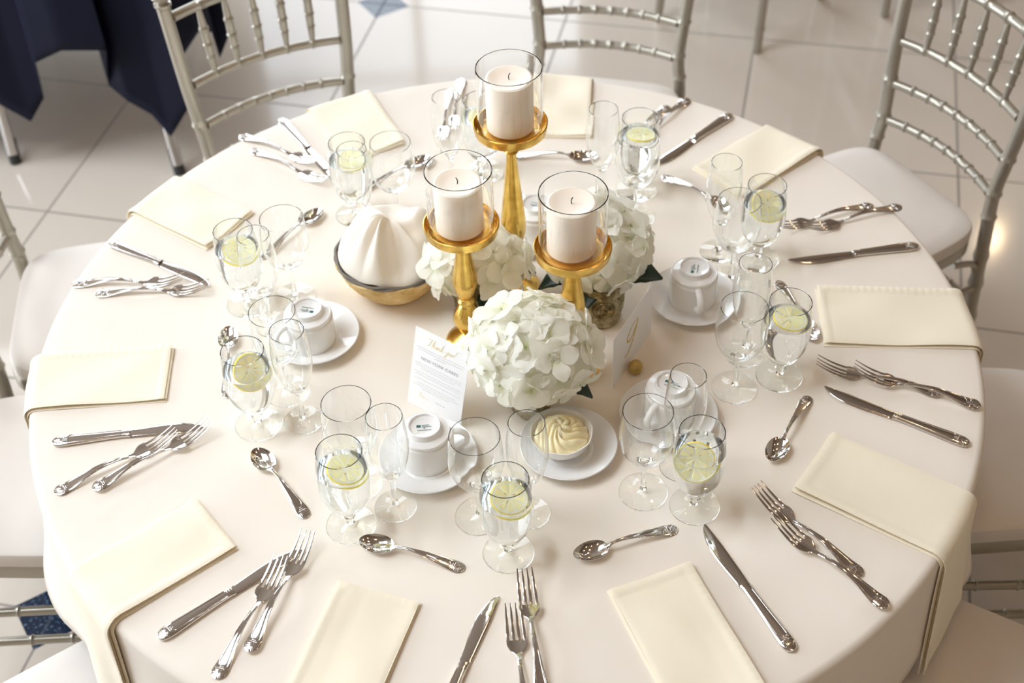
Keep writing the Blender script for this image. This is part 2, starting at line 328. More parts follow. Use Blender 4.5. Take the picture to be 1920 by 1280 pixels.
# ------------------------------------------------------------------ the table and its cloth
R0 = .765
def fold(th, d):              # outward reach of the hanging cloth at angle th, drop d
    s = max(0, min(1, d / .27))
    f = .5 + .5 * math.sin(9 * th + .6 + 1.1 * math.sin(2 * th + .4)); f2 = .5 + .5 * math.sin(17 * th + 2.2)
    for t0 in (-.6156, -2.485, -.0726, -3.0908):      # nearly flat beneath the napkins that hang over
        dd = (th - t0 + pi) % (2 * pi) - pi; k = math.exp(-(dd / .14) ** 4); f = f * (1 - k) + .30 * k; f2 *= 1 - k
    return d * (.04 + .17 * f ** 1.5 * s + .04 * f2 * s)
def cloth_pt(th, p):          # p = distance along the surface past the start of the edge curve
    rc = .013
    if p < rc * pi / 2:
        a = p / rc; return R0 - rc + rc * math.sin(a), ZT - rc + rc * math.cos(a)
    d = p - rc * pi / 2; z = ZT - rc - d; return R0 + fold(th, d), z
v, f = [(0, 0, ZT)], []
SEG = 288; radii = [.08 * i for i in range(1, 10)] + [R0 - .013]
ps = [.013 * pi / 2 * k / 5 for k in range(1, 6)] + [.02 + .225 * k / 12 for k in range(1, 13)]
for r in radii:
    for i in range(SEG): a = 2 * pi * i / SEG; v.append((r * math.cos(a), r * math.sin(a), ZT))
for j, p in enumerate(ps):
    for i in range(SEG):
        a = 2 * pi * i / SEG; q = p
        if j > 5: q = p + (p / .245) * .012 * math.sin(4 * a + 1)
        r, z = cloth_pt(a, q); v.append((r * math.cos(a), r * math.sin(a), z))
nr = len(radii) + len(ps)
for i in range(SEG): f.append((0, 1 + i, 1 + (i + 1) % SEG))
for k in range(nr - 1):
    for i in range(SEG):
        j = (i + 1) % SEG; f.append((1 + k * SEG + i, 1 + (k + 1) * SEG + i, 1 + (k + 1) * SEG + j, 1 + k * SEG + j))
tc = obj('tablecloth', v, f, M['table']); tag(tc, 'ivory cloth covering the big round set table', 'tablecloth')
m_ = tc.modifiers.new('thick', 'SOLIDIFY'); m_.thickness = .0012; m_.offset = -1
tb = thing('round_table', 'round banquet table hidden under the ivory cloth', 'table')
obj('tabletop', *lathe([(0, ZT - .002), (.745, ZT - .002), (.75, ZT - .006), (.75, ZT - .024), (.745, ZT - .028), (0, ZT - .028)], 96), M['trim'], tb)
for sx in (-1, 1):
    for sy in (-1, 1): obj('leg', *tube([(sx * .4, sy * .3, ZT - .028), (sx * .4, sy * .3, 0)], .016), M['chrome'], tb)

# ------------------------------------------------------------------ napkins
def napkin(idx, x, y, ang, wd, over):
    d = Vector((math.cos(ang), math.sin(ang))); s_ = Vector((-d.y, d.x)); p0 = Vector((x, y)); rnd = random.Random(idx)
    # distance along d from inner edge to the start of the table's edge curve, per lateral position
    b = MB(); T = .0026
    layers = [(-.003, .002, .0, 1), (.002, -.003, .0, 2), (-.001, .0, .003, 3)]
    ph = rnd.random() * 6
    for li, (dl, dr, di, lv) in enumerate(layers):
        NU, NS = 26, 88
        h0, h1 = T * li, T * (li + 1) - .0003
        top, bot = [], []
        for iu in range(NU + 1):
            u = -wd / 2 + dl + (wd + dr - dl) * iu / NU
            q = p0 + s_ * u
            bq = q.dot(d); R = R0 - .013; cc = q.dot(q) - R * R; dist = -bq + math.sqrt(max(bq * bq - cc, 1e-9))
            tot = dist + .02 + over + .006 * math.sin(u * 40 + ph) * (1 if over > .1 else .2) - (0.03 * (u / wd + .5) if over > .1 else 0)
            for js in range(NS + 1):
                t = js / NS; edge = 3.2 * .001
                sdist = di + (tot - di) * t
                lift = 0
                # open, slightly sprung fold side
                side = (u + wd / 2) / wd
                lift += .0035 * lv / 3 * max(0, 1 - abs(side - (0 if idx % 2 else 1)) * 3) * (.6 + .4 * math.sin(t * 5 + ph))
                lift += .0018 * lv / 3 * math.sin(t * 9 + ph) * math.sin(side * 5 + ph)
                ru = 0
                if iu == 0 or iu == NU: ru = -.0011
                if js == 0 or js == NS: ru = -.0011
                hem = 0
                if lv == 3:
                    eu = (wd / 2 - abs(u)) if ((u > 0) == (idx % 2 == 0)) else 9; es = sdist - di
                    if min(eu, es) < .012: hem = .0011 + .0004 * math.sin((es if eu < es else u) * 520)
                    hem += .0009 * noise.noise(Vector((u * 22, sdist * 16, idx * 3.1)))
                def place(h):
                    if sdist <= dist:
                        q2 = q + d * sdist; return (q2.x, q2.y, ZT + h)
                    pp = sdist - dist; qq = q + d * (dist + 0.0); th = math.atan2(qq.y, qq.x)
                    rr, zz = cloth_pt(th, pp); rr2, zz2 = cloth_pt(th, pp + .002)
                    nx, nz = (zz - zz2), (rr2 - rr); l = math.hypot(nx, nz) or 1; hh = h + (.0025 if pp > .02 else .0025 * pp / .02)
                    rr += nx / l * hh; zz += nz / l * hh
                    e = Vector((qq.x, qq.y)).normalized(); base = Vector((qq.x, qq.y)) + e * (rr - (R0 - .013))
                    return (base.x, base.y, zz)
                top.append(place(h1 + lift + ru + hem)); bot.append(place(h0 + lift * .9 - (ru if li else 0) + .0004))
        k = NS + 1; nv = len(top); fs = []
        for iu in range(NU):
            for js in range(NS):
                a = iu * k + js; fs.append((a, a + 1, a + k + 1, a + k)); fs.append((nv + a, nv + a + k, nv + a + k + 1, nv + a + 1))
        for js in range(NS):
            fs.append((js, nv + js, nv + js + 1, js + 1)); a = NU * k + js; fs.append((a, a + 1, nv + a + 1, nv + a))
        for iu in range(NU):
            a = iu * k; fs.append((a, a + k, nv + a + k, nv + a)); a += NS; fs.append((a, nv + a, nv + a + k, a + k))
        b.add(top + bot, fs)
    o = b.build('napkin', M['napkin'])
    md = o.modifiers.new('wn', 'EDGE_SPLIT'); md.split_angle = math.radians(50)
    return o
NAPL = {1: 'folded cream napkin at the front, left of the front-centre knife', 2: 'folded cream napkin at the front, right of the front-centre forks', 3: 'cream napkin draped long over the table edge at lower right',
        4: 'folded cream napkin at the right edge, above three pieces of cutlery', 5: 'cream napkin at the upper right, before the upper right chair', 6: 'cream napkin at the back, right of the tallest candle',
        7: 'cream napkin at the back left, beside a knife', 8: 'cream napkin at the upper left, behind the lemon water glass', 9: 'short cream napkin at the left table edge, above a knife', 10: 'cream napkin draped long over the table edge at lower left'}
for (i, (x, y, a, wd), over) in NAPKINS:
    tag(napkin(i, x, y, a, wd, over), NAPL[i], 'napkin', 'folded cream napkins around the table')

# ------------------------------------------------------------------ cutlery
PL = {1: 'front-left setting', 2: 'front-right setting', 3: 'lower right setting', 4: 'right-edge setting', 5: 'upper right setting', 6: 'setting behind the tallest candle',
      7: 'back left setting', 8: 'upper left setting', 9: 'left-edge setting', 10: 'lower left setting'}
def shell_end(b, surf, wf, L0=.022):
    """raised fan on the handle end: fine rays from a hub to the scalloped rim, small scales at the hub"""
    hub = L0 * .66
    for k in range(13):
        a = math.radians(-96 + 16 * k); p = []
        for j in range(6):
            r = .0042 + .0200 * j / 5; x = hub - math.cos(a) * r * .86; y = math.sin(a) * r * .55
            lim = wf(max(x, .0004)) * .97
            if x < .0006 or abs(y) > lim: break
            p.append((x, y, surf(x, y) + .00012))
        if len(p) > 1: b.add(*tube(p, [.00022] + [.00052] * (len(p) - 1), 6))
    for i in range(3):
        for s in range(-2 + i, 3 - i):
            x = hub + .0015 + i * .0026; y = s * .0021
            b.add(*xf(lathe([(.0009, 0), (.0008, .0003), (0, .0007)], 8), (x, y, surf(x, y) - .00005)))
def handle_common(b, L1, wn, prof_z, w_end=.0105, hh=.0018, ctrl=None, bands=None):
    ctrl = ctrl or [(0, .0022), (.0025, .0066), (.008, w_end * .95), (.016, w_end), (.028, w_end * .84), (.055, w_end * .52), (L1 * .8, wn * 1.05), (L1, wn)]
    cs = lerp_prof(ctrl, 6)
    def wf(x):
        for (x0, w0), (x1, w1) in zip(cs, cs[1:]):
            if x0 <= x <= x1: return w0 + (w1 - w0) * (x - x0) / max(x1 - x0, 1e-9)
        return cs[-1][1]
    hf = lambda x: hh * (.55 + .45 * min(1, x / .010))
    PW = 2.6
    def surf(x, y):
        q = min(.999, abs(y) / wf(x)); return prof_z(x) + hf(x) * (1 - q ** PW) ** (1 / PW)
    b.add(*loft([(x, 0, prof_z(x), w, hf(x)) for x, w in cs], 20, PW))
    for s in (-1, 1):       # paired ribs that part round the fan and run to the neck
        for off, r in ((.62, .00065), (.80, .0005)):
            p = []
            for x in (.0205, .024, .030, .040, .055, .075, L1 * .9):
                if off == .62 and x < .022: y = 0
                else: y = s * wf(x) * (off if x > .028 else off * (.75 + .25 * (x - .0205) / .0075))
                p.append((x, y, surf(x, y) + .0001))
            b.add(*tube(lerp_prof(p, 3), r, 6))
    for k in range(3):      # collar bands
        x = L1 * .925 + k * (bands or .003); w = wf(x) * .98
        b.add(*tube([(x, w * q, surf(x, w * q)) for q in (-1, -.7, 0, .7, 1)], .0006, 6))
    return surf, wf
def make_knife():
    t = thing('table_knife', 'x', 'knife', group='stainless dinner knives')
    b = MB(); z0 = .0042
    ctrl = [(0, .0024), (.003, .0076), (.010, .0102), (.018, .0108), (.036, .0100), (.070, .0082), (.095, .0072), (.110, .0070), (.114, .0076), (.1175, .0078)]
    surf, wf = handle_common(b, .1175, .0072, lambda x: z0, hh=.0034, ctrl=ctrl, bands=.0036); shell_end(b, surf, wf, .024)
    b.build('handle', M['steel'], t)
    c = [(.117, -.0002, .0074), (.121, 0, .0080), (.140, .0002, .0090), (.165, .0006, .0100), (.190, .0002, .0101), (.208, -.0012, .0082), (.220, -.0032, .0058), (.228, -.0052, .0034), (.232, -.0066, .0010)]
    b = MB(); st = [(x, yc, .0030, w, .0011 if x < .2 else .0008) for (x, yc, w) in lerp_prof(c, 5)]
    b.add(*loft(st, 12, 3.2)); b.build('blade', M['steel'], t); return t
def fz(x): return .0018 + .0095 * math.sin(max(0, min(1, (x - .02) / .115)) * pi) ** 1.3
def make_fork():
    t = thing('dinner_fork', 'x', 'fork', group='stainless dinner forks')
    b = MB(); surf, wf = handle_common(b, .118, .0030, fz, .0113, .0015); shell_end(b, surf, wf); b.build('handle', M['steel'], t)
    b = MB()
    zz = lambda x: (.0018 + .0095 * max(0, math.sin(max(0, min(1, (x - .02) / .115)) * pi)) ** 1.3) if x < .128 else (.0022 + .016 * max(0, (x - .150) / .048) ** 1.6 if x > .150 else .0022 + .0006 * (.150 - x) / .022)
    def dish(y): return .0022 * (y / .0140) ** 2
    NX = 14; W = [(.117, .0030), (.124, .0036), (.129, .0066), (.134, .0108), (.139, .0134), (.144, .0142), (.149, .0142)]
    Wp = lerp_prof(W, 3); v, f = [], []; ny = 12
    for lay in (1, -1):
        for (x, w) in Wp:
            for k in range(ny + 1):
                y = w * (2 * k / ny - 1); v.append((x, y, zz(x) + dish(y) + lay * .0008 * (1 if 0 < k < ny else .2)))
    nX = len(Wp); off = nX * (ny + 1)
    for i in range(nX - 1):
        for k in range(ny):
            a = i * (ny + 1) + k; f.append((a, a + ny + 1, a + ny + 2, a + 1)); f.append((off + a, off + a + 1, off + a + ny + 2, off + a + ny + 1))
        for k in (0, ny):
            a = i * (ny + 1) + k; f.append((a, off + a, off + a + ny + 1, a + ny + 1) if k == 0 else (a, a + ny + 1, off + a + ny + 1, off + a))
    b.add(v, f)
    for k in range(4):
        y0 = (-1.5 + k) * .0077
        st = []
        for j in range(13):
            x = .1465 + (.198 - .1465) * j / 12; tt = j / 12; y = y0 * (1 - .13 * tt)
            st.append((x, y, zz(x) + dish(y0) , .00235 * (1 - .66 * tt ** 2.2), .0009 * (1 - .4 * tt)))
        b.add(*loft(st, 8, 2.6))
    b.build('tines', M['steel'], t); return t
def make_spoon():
    t = thing('teaspoon', 'x', 'spoon', group='stainless teaspoons')
    pz = lambda x: .0016 + .010 * math.sin(max(0, min(1, (x - .01) / .12)) * pi) ** 1.2 + (.0045 if x > .1 else .0045 * max(0, (x - .05) / .05))
    b = MB(); surf, wf = handle_common(b, .104, .0026, pz, .0100, .0014); shell_end(b, surf, wf, .020); b.build('handle', M['steel'], t)
    b = MB(); Lb, Wb, x0 = .052, .0165, .106; NR, NA = 9, 40; v, f = [], []
    for lay in (0, 1):
        for i in range(NR + 1):
            r = i / NR
            for k in range(NA):
                a = 2 * pi * k / NA; ex = r * math.cos(a); ey = r * math.sin(a)
                wv = 1 - .12 * math.cos(a)
                x = x0 + Lb / 2 + ex * Lb / 2; y = ey * Wb * (1.0 + .10 * -math.cos(a))
                z = .0098 - .0086 * (1 - r ** 2.2) - (.0010 if lay else 0); v.append((x, y, z))
    for lay in (0, 1):
        o_ = lay * (NR + 1) * NA
        for i in range(NR):
            for k in range(NA):
                l = (k + 1) % NA; q = (o_ + i * NA + k, o_ + (i + 1) * NA + k, o_ + (i + 1) * NA + l, o_ + i * NA + l); f.append(q if not lay else q[::-1])
    o2 = (NR + 1) * NA
    for k in range(NA):
        l = (k + 1) % NA; f.append((NR * NA + k, o2 + NR * NA + k, o2 + NR * NA + l, NR * NA + l))
    b.add(v, f); b.add(*loft([(.098, 0, pz(.098), .0024, .0014), (.104, 0, .0098 + .0006, .0032, .0011), (.110, 0, .0088, .0050, .0008)], 10))
    b.build('bowl', M['steel'], t); return t
def spread(proto, items):
    for n, (lab, loc, rot) in enumerate(items):
        if n == 0:
            proto['label'] = lab; proto.location = loc; proto.rotation_euler = rot
        else: dup(proto, lab, loc, rot)
spread(make_knife(), [('stainless dinner knife with fan handle in the ' + PL[s], (x, y, ZT), (0, 0, a)) for s, (x, y, a) in KNIVES])
FW = {0: 'outer', 1: 'inner'}
items = []
for s, k, (x, y, a) in FORKS:
    up = k == 1 and s in (1, 2, 3, 4, 10)
    items.append(('stainless dinner fork, the %s one of the pair in the %s' % (('outer', 'inner')[k], PL[s]), (x, y, ZT + (.0045 if up else .0005)), (0, math.radians(-.6) if up else 0, a)))
spread(make_fork(), items)
spread(make_spoon(), [('teaspoon with fan handle lying in the ' + PL[s], (x, y, ZT), (0, 0, a)) for s, (x, y, a) in SPOONS])

# ------------------------------------------------------------------ glasses
def stemware(name, label, cat, group, foot_r, stem, bowl_out, wall, rim_z, water=None):
    """foot and stem profile, outer bowl profile (r,z) upward; the pieces share their border rings, so the glass is one closed wall"""
    t = thing(name, label, cat, group=group)
    fp = [(0, .0004), (foot_r - .002, 0), (foot_r, .0008), (foot_r - .0004, .0022), (foot_r * .6, .0036), (foot_r * .3, .0062)] + [stem[0]]
    obj('foot', *lathe(fp, 56), M['glass'], t)
    sp = lerp_prof(stem, 5)
    obj('stem', *lathe(sp, 28), M['glass'], t)
    bo = lerp_prof([stem[-1]] + bowl_out, 6)
    inner = []
    zb = bowl_out[0][1] + .002
    for (r, z) in reversed(bo):
        if z > zb + .004 and r - wall > .002: inner.append((r - wall, z))
    prof = bo + [(bowl_out[-1][0] - wall / 2, rim_z + wall * .4)] + inner + [(inner[-1][0] * .55, inner[-1][1] - .0035), (0, inner[-1][1] - .0045)]
    # different segment count of stem and bowl is avoided: same 56 rings
    obj('bowl', *lathe(prof, 56), M['glass'], t)
    if water:
        w_ = [(0, inner[-1][1] - .0046), (inner[-1][0] * .55 + .0001, inner[-1][1] - .0036)]
        for (r, z) in reversed(inner):
            if z < water: w_.append((r + .00015, z))
        rw = w_[-1][0]; w_ += [(rw, water), (0, water)]
        obj('water', *lathe(w_, 56), M['water'], t)
    return t
stG = [(.0062, .0085), (.0052, .0125), (.0078, .018), (.0082, .022), (.0058, .027), (.0060, .032)]
bwG = [(.0105, .036), (.021, .0445), (.0305, .061), (.0358, .083), (.0373, .104), (.0355, .132), (.0322, .160)]
stW = [(.0052, .009), (.0040, .016), (.0036, .035), (.0038, .055), (.0052, .068)]
bwW = [(.012, .0745), (.024, .082), (.0335, .096), (.0388, .114), (.0397, .128), (.0378, .151), (.0354, .173)]
stF = [(.0052, .009), (.0042, .016), (.0036, .030), (.0038, .048), (.0050, .060)]
bwF = [(.0085, .068), (.016, .078), (.0232, .094), (.0285, .118), (.0300, .138), (.0285, .168), (.0255, .193)]
for st_ in (stG, stW, stF): pass
gob = stemware('water_goblet', 'x', 'glass', 'stemmed glasses of lemon water', .0365, stG, bwG, .0013, .160, .125)
win = stemware('wine_glass', 'x', 'glass', 'empty stemmed wine glasses', .036, stW, bwW, .0011, .173)
flu = stemware('champagne_flute', 'x', 'glass', 'empty champagne flutes', .031, stF, bwF, .0011, .193)
proto = dict(goblet=gob, wine=win, flute=flu); used = set()
GL = dict(goblet='short-stemmed glass of water with lemon, in the ', wine='empty round-bowled wine glass, in the ', flute='empty tall narrow flute glass, in the ')
rg = random.Random(4)
def lemon_slice():
    t = thing('lemon_slice', 'x', 'lemon slice', group='lemon slices floating in the water glasses')
    R = .0265; h = .0024
    obj('rind', *lathe([(R - .0012, -h), (R, -h * .6), (R + .0003, 0), (R, h * .6), (R - .0012, h)], 40), M['rind'], t)
    obj('pith', *lathe([(0, -h * .92), (R - .0012, -h * .98), (R - .0011, h * .98), (0, h * .92)], 40), M['pith'], t)
    b = MB()
    for k in range(9):
        a0 = 2 * pi * k / 9 + .06; a1 = 2 * pi * (k + 1) / 9 - .06; am = (a0 + a1) / 2
        for s in (1, -1):
            ring = [(.0025 * math.cos(am), .0025 * math.sin(am))]
            for j in range(7):
                a = a0 + (a1 - a0) * j / 6; rr = R - .0042 if 0 < j < 6 else R - .0062
                ring.append((rr * math.cos(a), rr * math.sin(a)))
            cx = sum(p[0] for p in ring) / 8; cy = sum(p[1] for p in ring) / 8
            v = [(x, y, s * h * .9) for x, y in ring] + [(cx + (x - cx) * .8, cy + (y - cy) * .8, s * (h + .0004)) for x, y in ring]
            n = len(ring); f = [((i, (i + 1) % n, n + (i + 1) % n, n + i))[::s] for i in range(n)] + [tuple(range(n, 2 * n))[::s]]
            b.add(v, f)
    b.build('pulp', M['lemon'], t, False)
    b = MB()
    for a in (.4, 2.2, 3.9): b.add(*xf(lathe([(0, -.0028), (.001, -.0018), (.0016, 0), (.001, .0018), (0, .0028)], 8), (.008 * math.cos(a), .008 * math.sin(a), h + .0005), a, 1, 0, pi / 2))
    b.build('seeds', M['seed'], t); return t
lem = lemon_slice(); nl = 0
TILT = {1: (.30, .20, .3), 10: (.25, .22, .8), 9: (.9, .5, .4), 8: (.3, .2, 0), 7: (.1, .1, 0), 6: (.1, .1, 0), 5: (.1, .15, 2), 4: (.5, -.4, 1), 3: (.12, .1, .5), 2: (.95, -.35, 0)}
for t, s, (x, y) in GLASSES:
    lab = GL[t] + PL[s]
    if t in used: dup(proto[t], lab, (x, y, ZT), rg.random() * 6)
    else: used.add(t); proto[t]['label'] = lab; proto[t].location = (x, y, ZT)
    if t == 'goblet':
        tx, ty, tz = TILT[s]; lb = 'round lemon slice in the water glass of the ' + PL[s]
        sink = .117 - abs(math.sin(tx)) * .014
        loc = (x + (.004 if s != 2 else -.006), y + (.002 if s != 2 else -.004), ZT + (.122 if abs(tx) < .2 else (.116 if s != 2 else .106)))
        if nl: dup(lem, lb, loc, (tx, ty, tz))
        else: lem['label'] = lb; lem.location = loc; lem.rotation_euler = (tx, ty, tz)
        nl += 1

# ------------------------------------------------------------------ cups, saucers, cream plate
def text_mesh(name, s, size, m, parent, loc, rot, extrude=.0, shear=0, spacing=1, align='CENTER', offset=0):
    cu = bpy.data.curves.new(name, 'FONT'); cu.body = s; cu.size = size; cu.extrude = extrude; cu.shear = shear; cu.space_character = spacing
    cu.align_x = align; cu.align_y = 'CENTER'; cu.offset = offset
    o = bpy.data.objects.new(name, cu); C.objects.link(o); dg = bpy.context.evaluated_depsgraph_get(); dg.update()
    me = bpy.data.meshes.new_from_object(o.evaluated_get(dg)); bpy.data.objects.remove(o)
    me.materials.clear(); me.materials.append(m); r = bpy.data.objects.new(name, me); C.objects.link(r); r.parent = parent
    r.location = loc; r.rotation_euler = rot; return r
def saucer_prof(R): return [(0, .0025), (R * .42, .0025), (R * .44, .0055), (R * .47, .0060), (R * .52, .0045), (R * .62, .0075), (R * .9, .0150), (R * .985, .0185), (R, .0175), (R * .985, .0155), (R * .9, .0120), (R * .62, .0042), (R * .52, 0), (R * .47, 0), (R * .45, .0012), (0, .0012)]
def make_saucer(R=.0755):
    o = obj('saucer', *lathe(saucer_prof(R), 72), M['porcelain']); return o
def make_cup():
    t = thing('coffee_cup', 'x', 'cup', group='white coffee cups turned upside down')
    out = [(.0385, 0), (.0395, .0012), (.0398, .010), (.0397, .048), (.0394, .0515), (.0384, .0528), (.0374, .0530), (.0378, .0542), (.0379, .0590), (.0376, .0600), (.0366, .0606), (.0358, .0600), (.0340, .0604), (.0300, .0614), (.0268, .0622), (.0254, .0640)]
    top = [(.0245, .0705), (.0236, .0716), (.0222, .0710), (.0212, .0680), (.0150, .0664), (0, .0660)]
    ins = [(0, .0605), (.028, .0600), (.034, .0560), (.0362, .045), (.0365, .002), (.0372, .0002)]
    obj('body', *lathe(out + [top[0]] , 64), M['porcelain'], t)
    obj('foot_ring', *lathe(top, 64), M['porcelain'], t)
    obj('lining', *lathe(ins + [(.0385, 0)], 64), M['porcelain'], t)
    p = lerp_prof([(.037, 0, .052), (.050, 0, .050), (.0605, 0, .040), (.0600, 0, .026), (.051, 0, .017), (.0375, 0, .013)], 5)
    v, f = tube(p, .0042, 12); v = [(x, y * 1.35, z) for x, y, z in v]
    obj('handle', v, f, M['porcelain'], t)
    z = .06655
    b = MB(); b.add(*box(-.0115, -.0052, .0005, .0052, z, z + .0002)); b.build('stamp_square', M['green'], t, False)
    text_mesh('stamp_lettering', 'SANT\'', .0040, M['green'], t, (.0018, .0040, z + .0001), (0, 0, 0), .00005)
    text_mesh('stamp_lettering', 'ANDREA', .0036, M['green'], t, (.0036, .0012, z + .0001), (0, 0, 0), .00005)
    b = MB(); pts = [(-.010 + .020 * k / 40, -.0052 + .0010 * math.sin(k * 1.35) * (1 if k % 13 else 1.6), z + .0001) for k in range(41)]
    b.add(*tube(pts, .00022, 5)); b.add([(-.0016, -.0020, z + .0001), (.0016, -.0020, z + .0001), (0, .0002, z + .0001)], [(0, 1, 2)])
    b.build('stamp_script', M['green'], t); return t
cup = make_cup(); sau = make_saucer()
CUPL = {1: ('beside the thank-you card', 0.25, .12), 9: ('left of the bread basket side, behind the flute', 3.6, 2.9), 3: ('to the right of the number nine card', -1.50, -1.5), 2: ('behind the front-right glasses', -2.25, -.55), 5: ('behind the shorter right candle', 2.0, 2.8)}
CUPL = {1: ('by the thank-you card', .12, .05), 9: ('in front of the bread basket', 3.7, 2.9), 3: ('right of the number nine card', -1.5, 1.35), 2: ('behind the front-right glasses', -2.3, -.5), 5: ('at the back behind the candles', 2.0, 2.8)}
for n, (s, (x, y)) in enumerate(SPOTS['saucer']):
    lb = 'round white saucer under the upturned cup ' + CUPL[s][0]
    if n: o = sau.copy(); C.objects.link(o)
    else: o = sau
    o.location = (x, y, ZT); tag(o, lb, 'saucer', 'white saucers under cups')
for n, (s, (x, y)) in enumerate(SPOTS['cup']):
    lb = 'white coffee cup turned upside down, ' + CUPL[s][0]; loc = (x, y, ZT + .0045)
    q = SPOTS['saucer'][n][1]; d = math.hypot(x - q[0], y - q[1])
    if d > .006: loc = (q[0] + (x - q[0]) * .006 / d, q[1] + (y - q[1]) * .006 / d, ZT + .0045)
    if n: r = dup(cup, lb, loc, CUPL[s][1])
    else: r = cup; cup['label'] = lb; cup.location = loc; cup.rotation_euler = (0, 0, CUPL[s][1])
    for ch in r.children:
        if ch.name.startswith('handle') : pass
        if ch.name.startswith('stamp'):
            ch.matrix_parent_inverse = Matrix.Rotation(CUPL[s][2] - CUPL[s][1], 4, 'Z')
# cream saucer, bowl, rosette
cx, cy = SPOTS['cream']; bx, by = SPOTS['creambowl']
o = obj('saucer', *lathe(saucer_prof(.0745), 72), M['porcelain']); o.location = (cx, cy, ZT); tag(o, 'white saucer under the butter bowl beneath the hydrangea', 'saucer')
bp = [(0, .002), (.018, .002), (.019, 0), (.022, 0), (.023, .003), (.034, .010), (.042, .021), (.0462, .036), (.0465, .0375), (.0448, .0370), (.0405, .0225), (.033, .0125), (.02, .006), (0, .0055)]
bxx, byy = cx - .010, cy - .002
bowl_z = ZT + .0075
bo = obj('small_bowl', *lathe(bp, 64, wob=lambda a, z: 1 + .012 * math.sin(8 * a) * (z > .03)), M['porcelain']); bo.location = (bxx, byy, bowl_z); tag(bo, 'small white bowl filled with piped butter', 'bowl')
def rosette():
    b = MB(); NA, NR = 140, 46; v, f = [], []
    for i in range(NR + 1):
        t = i / NR; R = .0412 * t
        for k in range(NA):
            a = 2 * pi * k / NA
            # spiral ridges that wind tighter to the middle
            ph = 11 * (a + 2.2 * (1 - t) ** 1.1 + .25 * math.sin(3 * a)) + 4 * t
            ridge = (abs(math.sin(ph / 2)) ** .7)
            dome = .0215 * (1 - t ** 2.3); tier = .0035 * math.cos(3.2 * pi * t + a)
            z = .0265 + dome + tier * (1 - t) + (ridge - .55) * .0080 * min(1, 3 * t) * (1 - .35 * t)
            if t > .93: z -= (t - .93) * .12
            z += .0015 * noise.noise(Vector((R * 90 * math.cos(a), R * 90 * math.sin(a), 3)))
            rr = R * (1 + .04 * (ridge - .5)); v.append((rr * math.cos(a), rr * math.sin(a), z))
    for i in range(NR):
        for k in range(NA):
            l = (k + 1) % NA; f.append((i * NA + k, (i + 1) * NA + k, (i + 1) * NA + l, i * NA + l))
    b.add(v, f)
    for j in range(5):      # little pulled leaves of the star tip at the top
        a = 2 * pi * j / 5 + .4
        p = [(.002 * math.cos(a), .002 * math.sin(a), .0440), (.008 * math.cos(a + .15), .008 * math.sin(a + .15), .0492), (.0135 * math.cos(a + .4), .0135 * math.sin(a + .4), .0462), (.017 * math.cos(a + .6), .017 * math.sin(a + .6), .0400)]
        b.add(*tube(lerp_prof(p, 4), [.0035, .0036, .0037, .0037, .0036, .0034, .0031, .0028, .0025, .0021, .0017, .0013, .0008], 8))
    return b.build('butter_rosette', M['butter'])
ro = rosette(); ro.location = (bxx, byy, bowl_z + .0012); tag(ro, 'pale yellow butter piped in a spiral rosette', 'butter')

# ------------------------------------------------------------------ candlesticks, hurricane glasses, candles
def candlestick(nm, lab, loc, H, base_r, stem):
    t = thing('candlestick', lab, 'candlestick', (*loc, ZT), group='gold candlesticks')
    pan = [(0, H - .012), (.010, H - .012), (.012, H - .0105), (.050, H - .0095), (.0555, H - .006), (.0578, H + .004), (.0582, H + .009), (.0565, H + .0095), (.0548, H + .004), (.0525, H - .004), (0, H - .0045)]
    obj('pan', *lathe(pan, 72, wob=lambda a, z: 1 + .004 * math.sin(5 * a + z * 90) + .003 * math.sin(11 * a)), M['gold'], t)
    sp = [(r, z * H) if z <= 1 else (r, z) for r, z in stem]
    obj('stem', *lathe(lerp_prof(sp, 6), 40), M['gold'], t)
    bp = [(0, 0), (base_r, 0), (base_r + .001, .002), (base_r - .001, .006), (base_r * .72, .011), (.012, .018), (sp[0][0], sp[0][1])]
    obj('base', *lathe(bp, 56), M['gold'], t); return t
tallst = [(.009, .06), (.013, .085), (.0195, .115), (.0150, .15), (.0088, .17), (.0115, .19), (.0088, .21), (.0100, .25), (.0185, .34), (.0205, .42), (.0165, .56), (.0105, .74), (.0082, .84), (.0110, .858), (.0078, .875), (.0105, .93), (.0092, .968)]
medst = [(.010, .08), (.0165, .13), (.0225, .19), (.0215, .25), (.0135, .32), (.0100, .345), (.0142, .365), (.0120, .385), (.0108, .40), (.0158, .45), (.0198, .53), (.0185, .60), (.0135, .74), (.0100, .86), (.0096, .89), (.0122, .905), (.0100, .925), (.0130, .965)]
smst = [(.012, .09), (.018, .14), (.021, .20), (.015, .27), (.010, .32), (.013, .345), (.011, .37), (.018, .46), (.0205, .54), (.0165, .66), (.0115, .80), (.0100, .90), (.0110, .965)]
def hurricane(loc, z, lab):
    R, h = .0505, .112
    p = [(0, 0), (R * .84, 0), (R * .95, .002), (R, .007), (R, .009), (R, .03), (R, h - .0022), (R, h - .0010), (R - .0004, h - .0002), (R - .0009, h), (R - .0014, h - .0002), (R - .0017, h - .0010), (R - .0017, h - .0022), (R - .0017, .013), (R - .0017, .011), (R - .006, .0062), (R * .6, .0052), (0, .0050)]
    o = obj('hurricane_glass', *lathe(p, 80), M['jar']); o.location = (*loc, z); tag(o, lab, 'candle holder', 'clear cylinder glasses on the candlesticks')
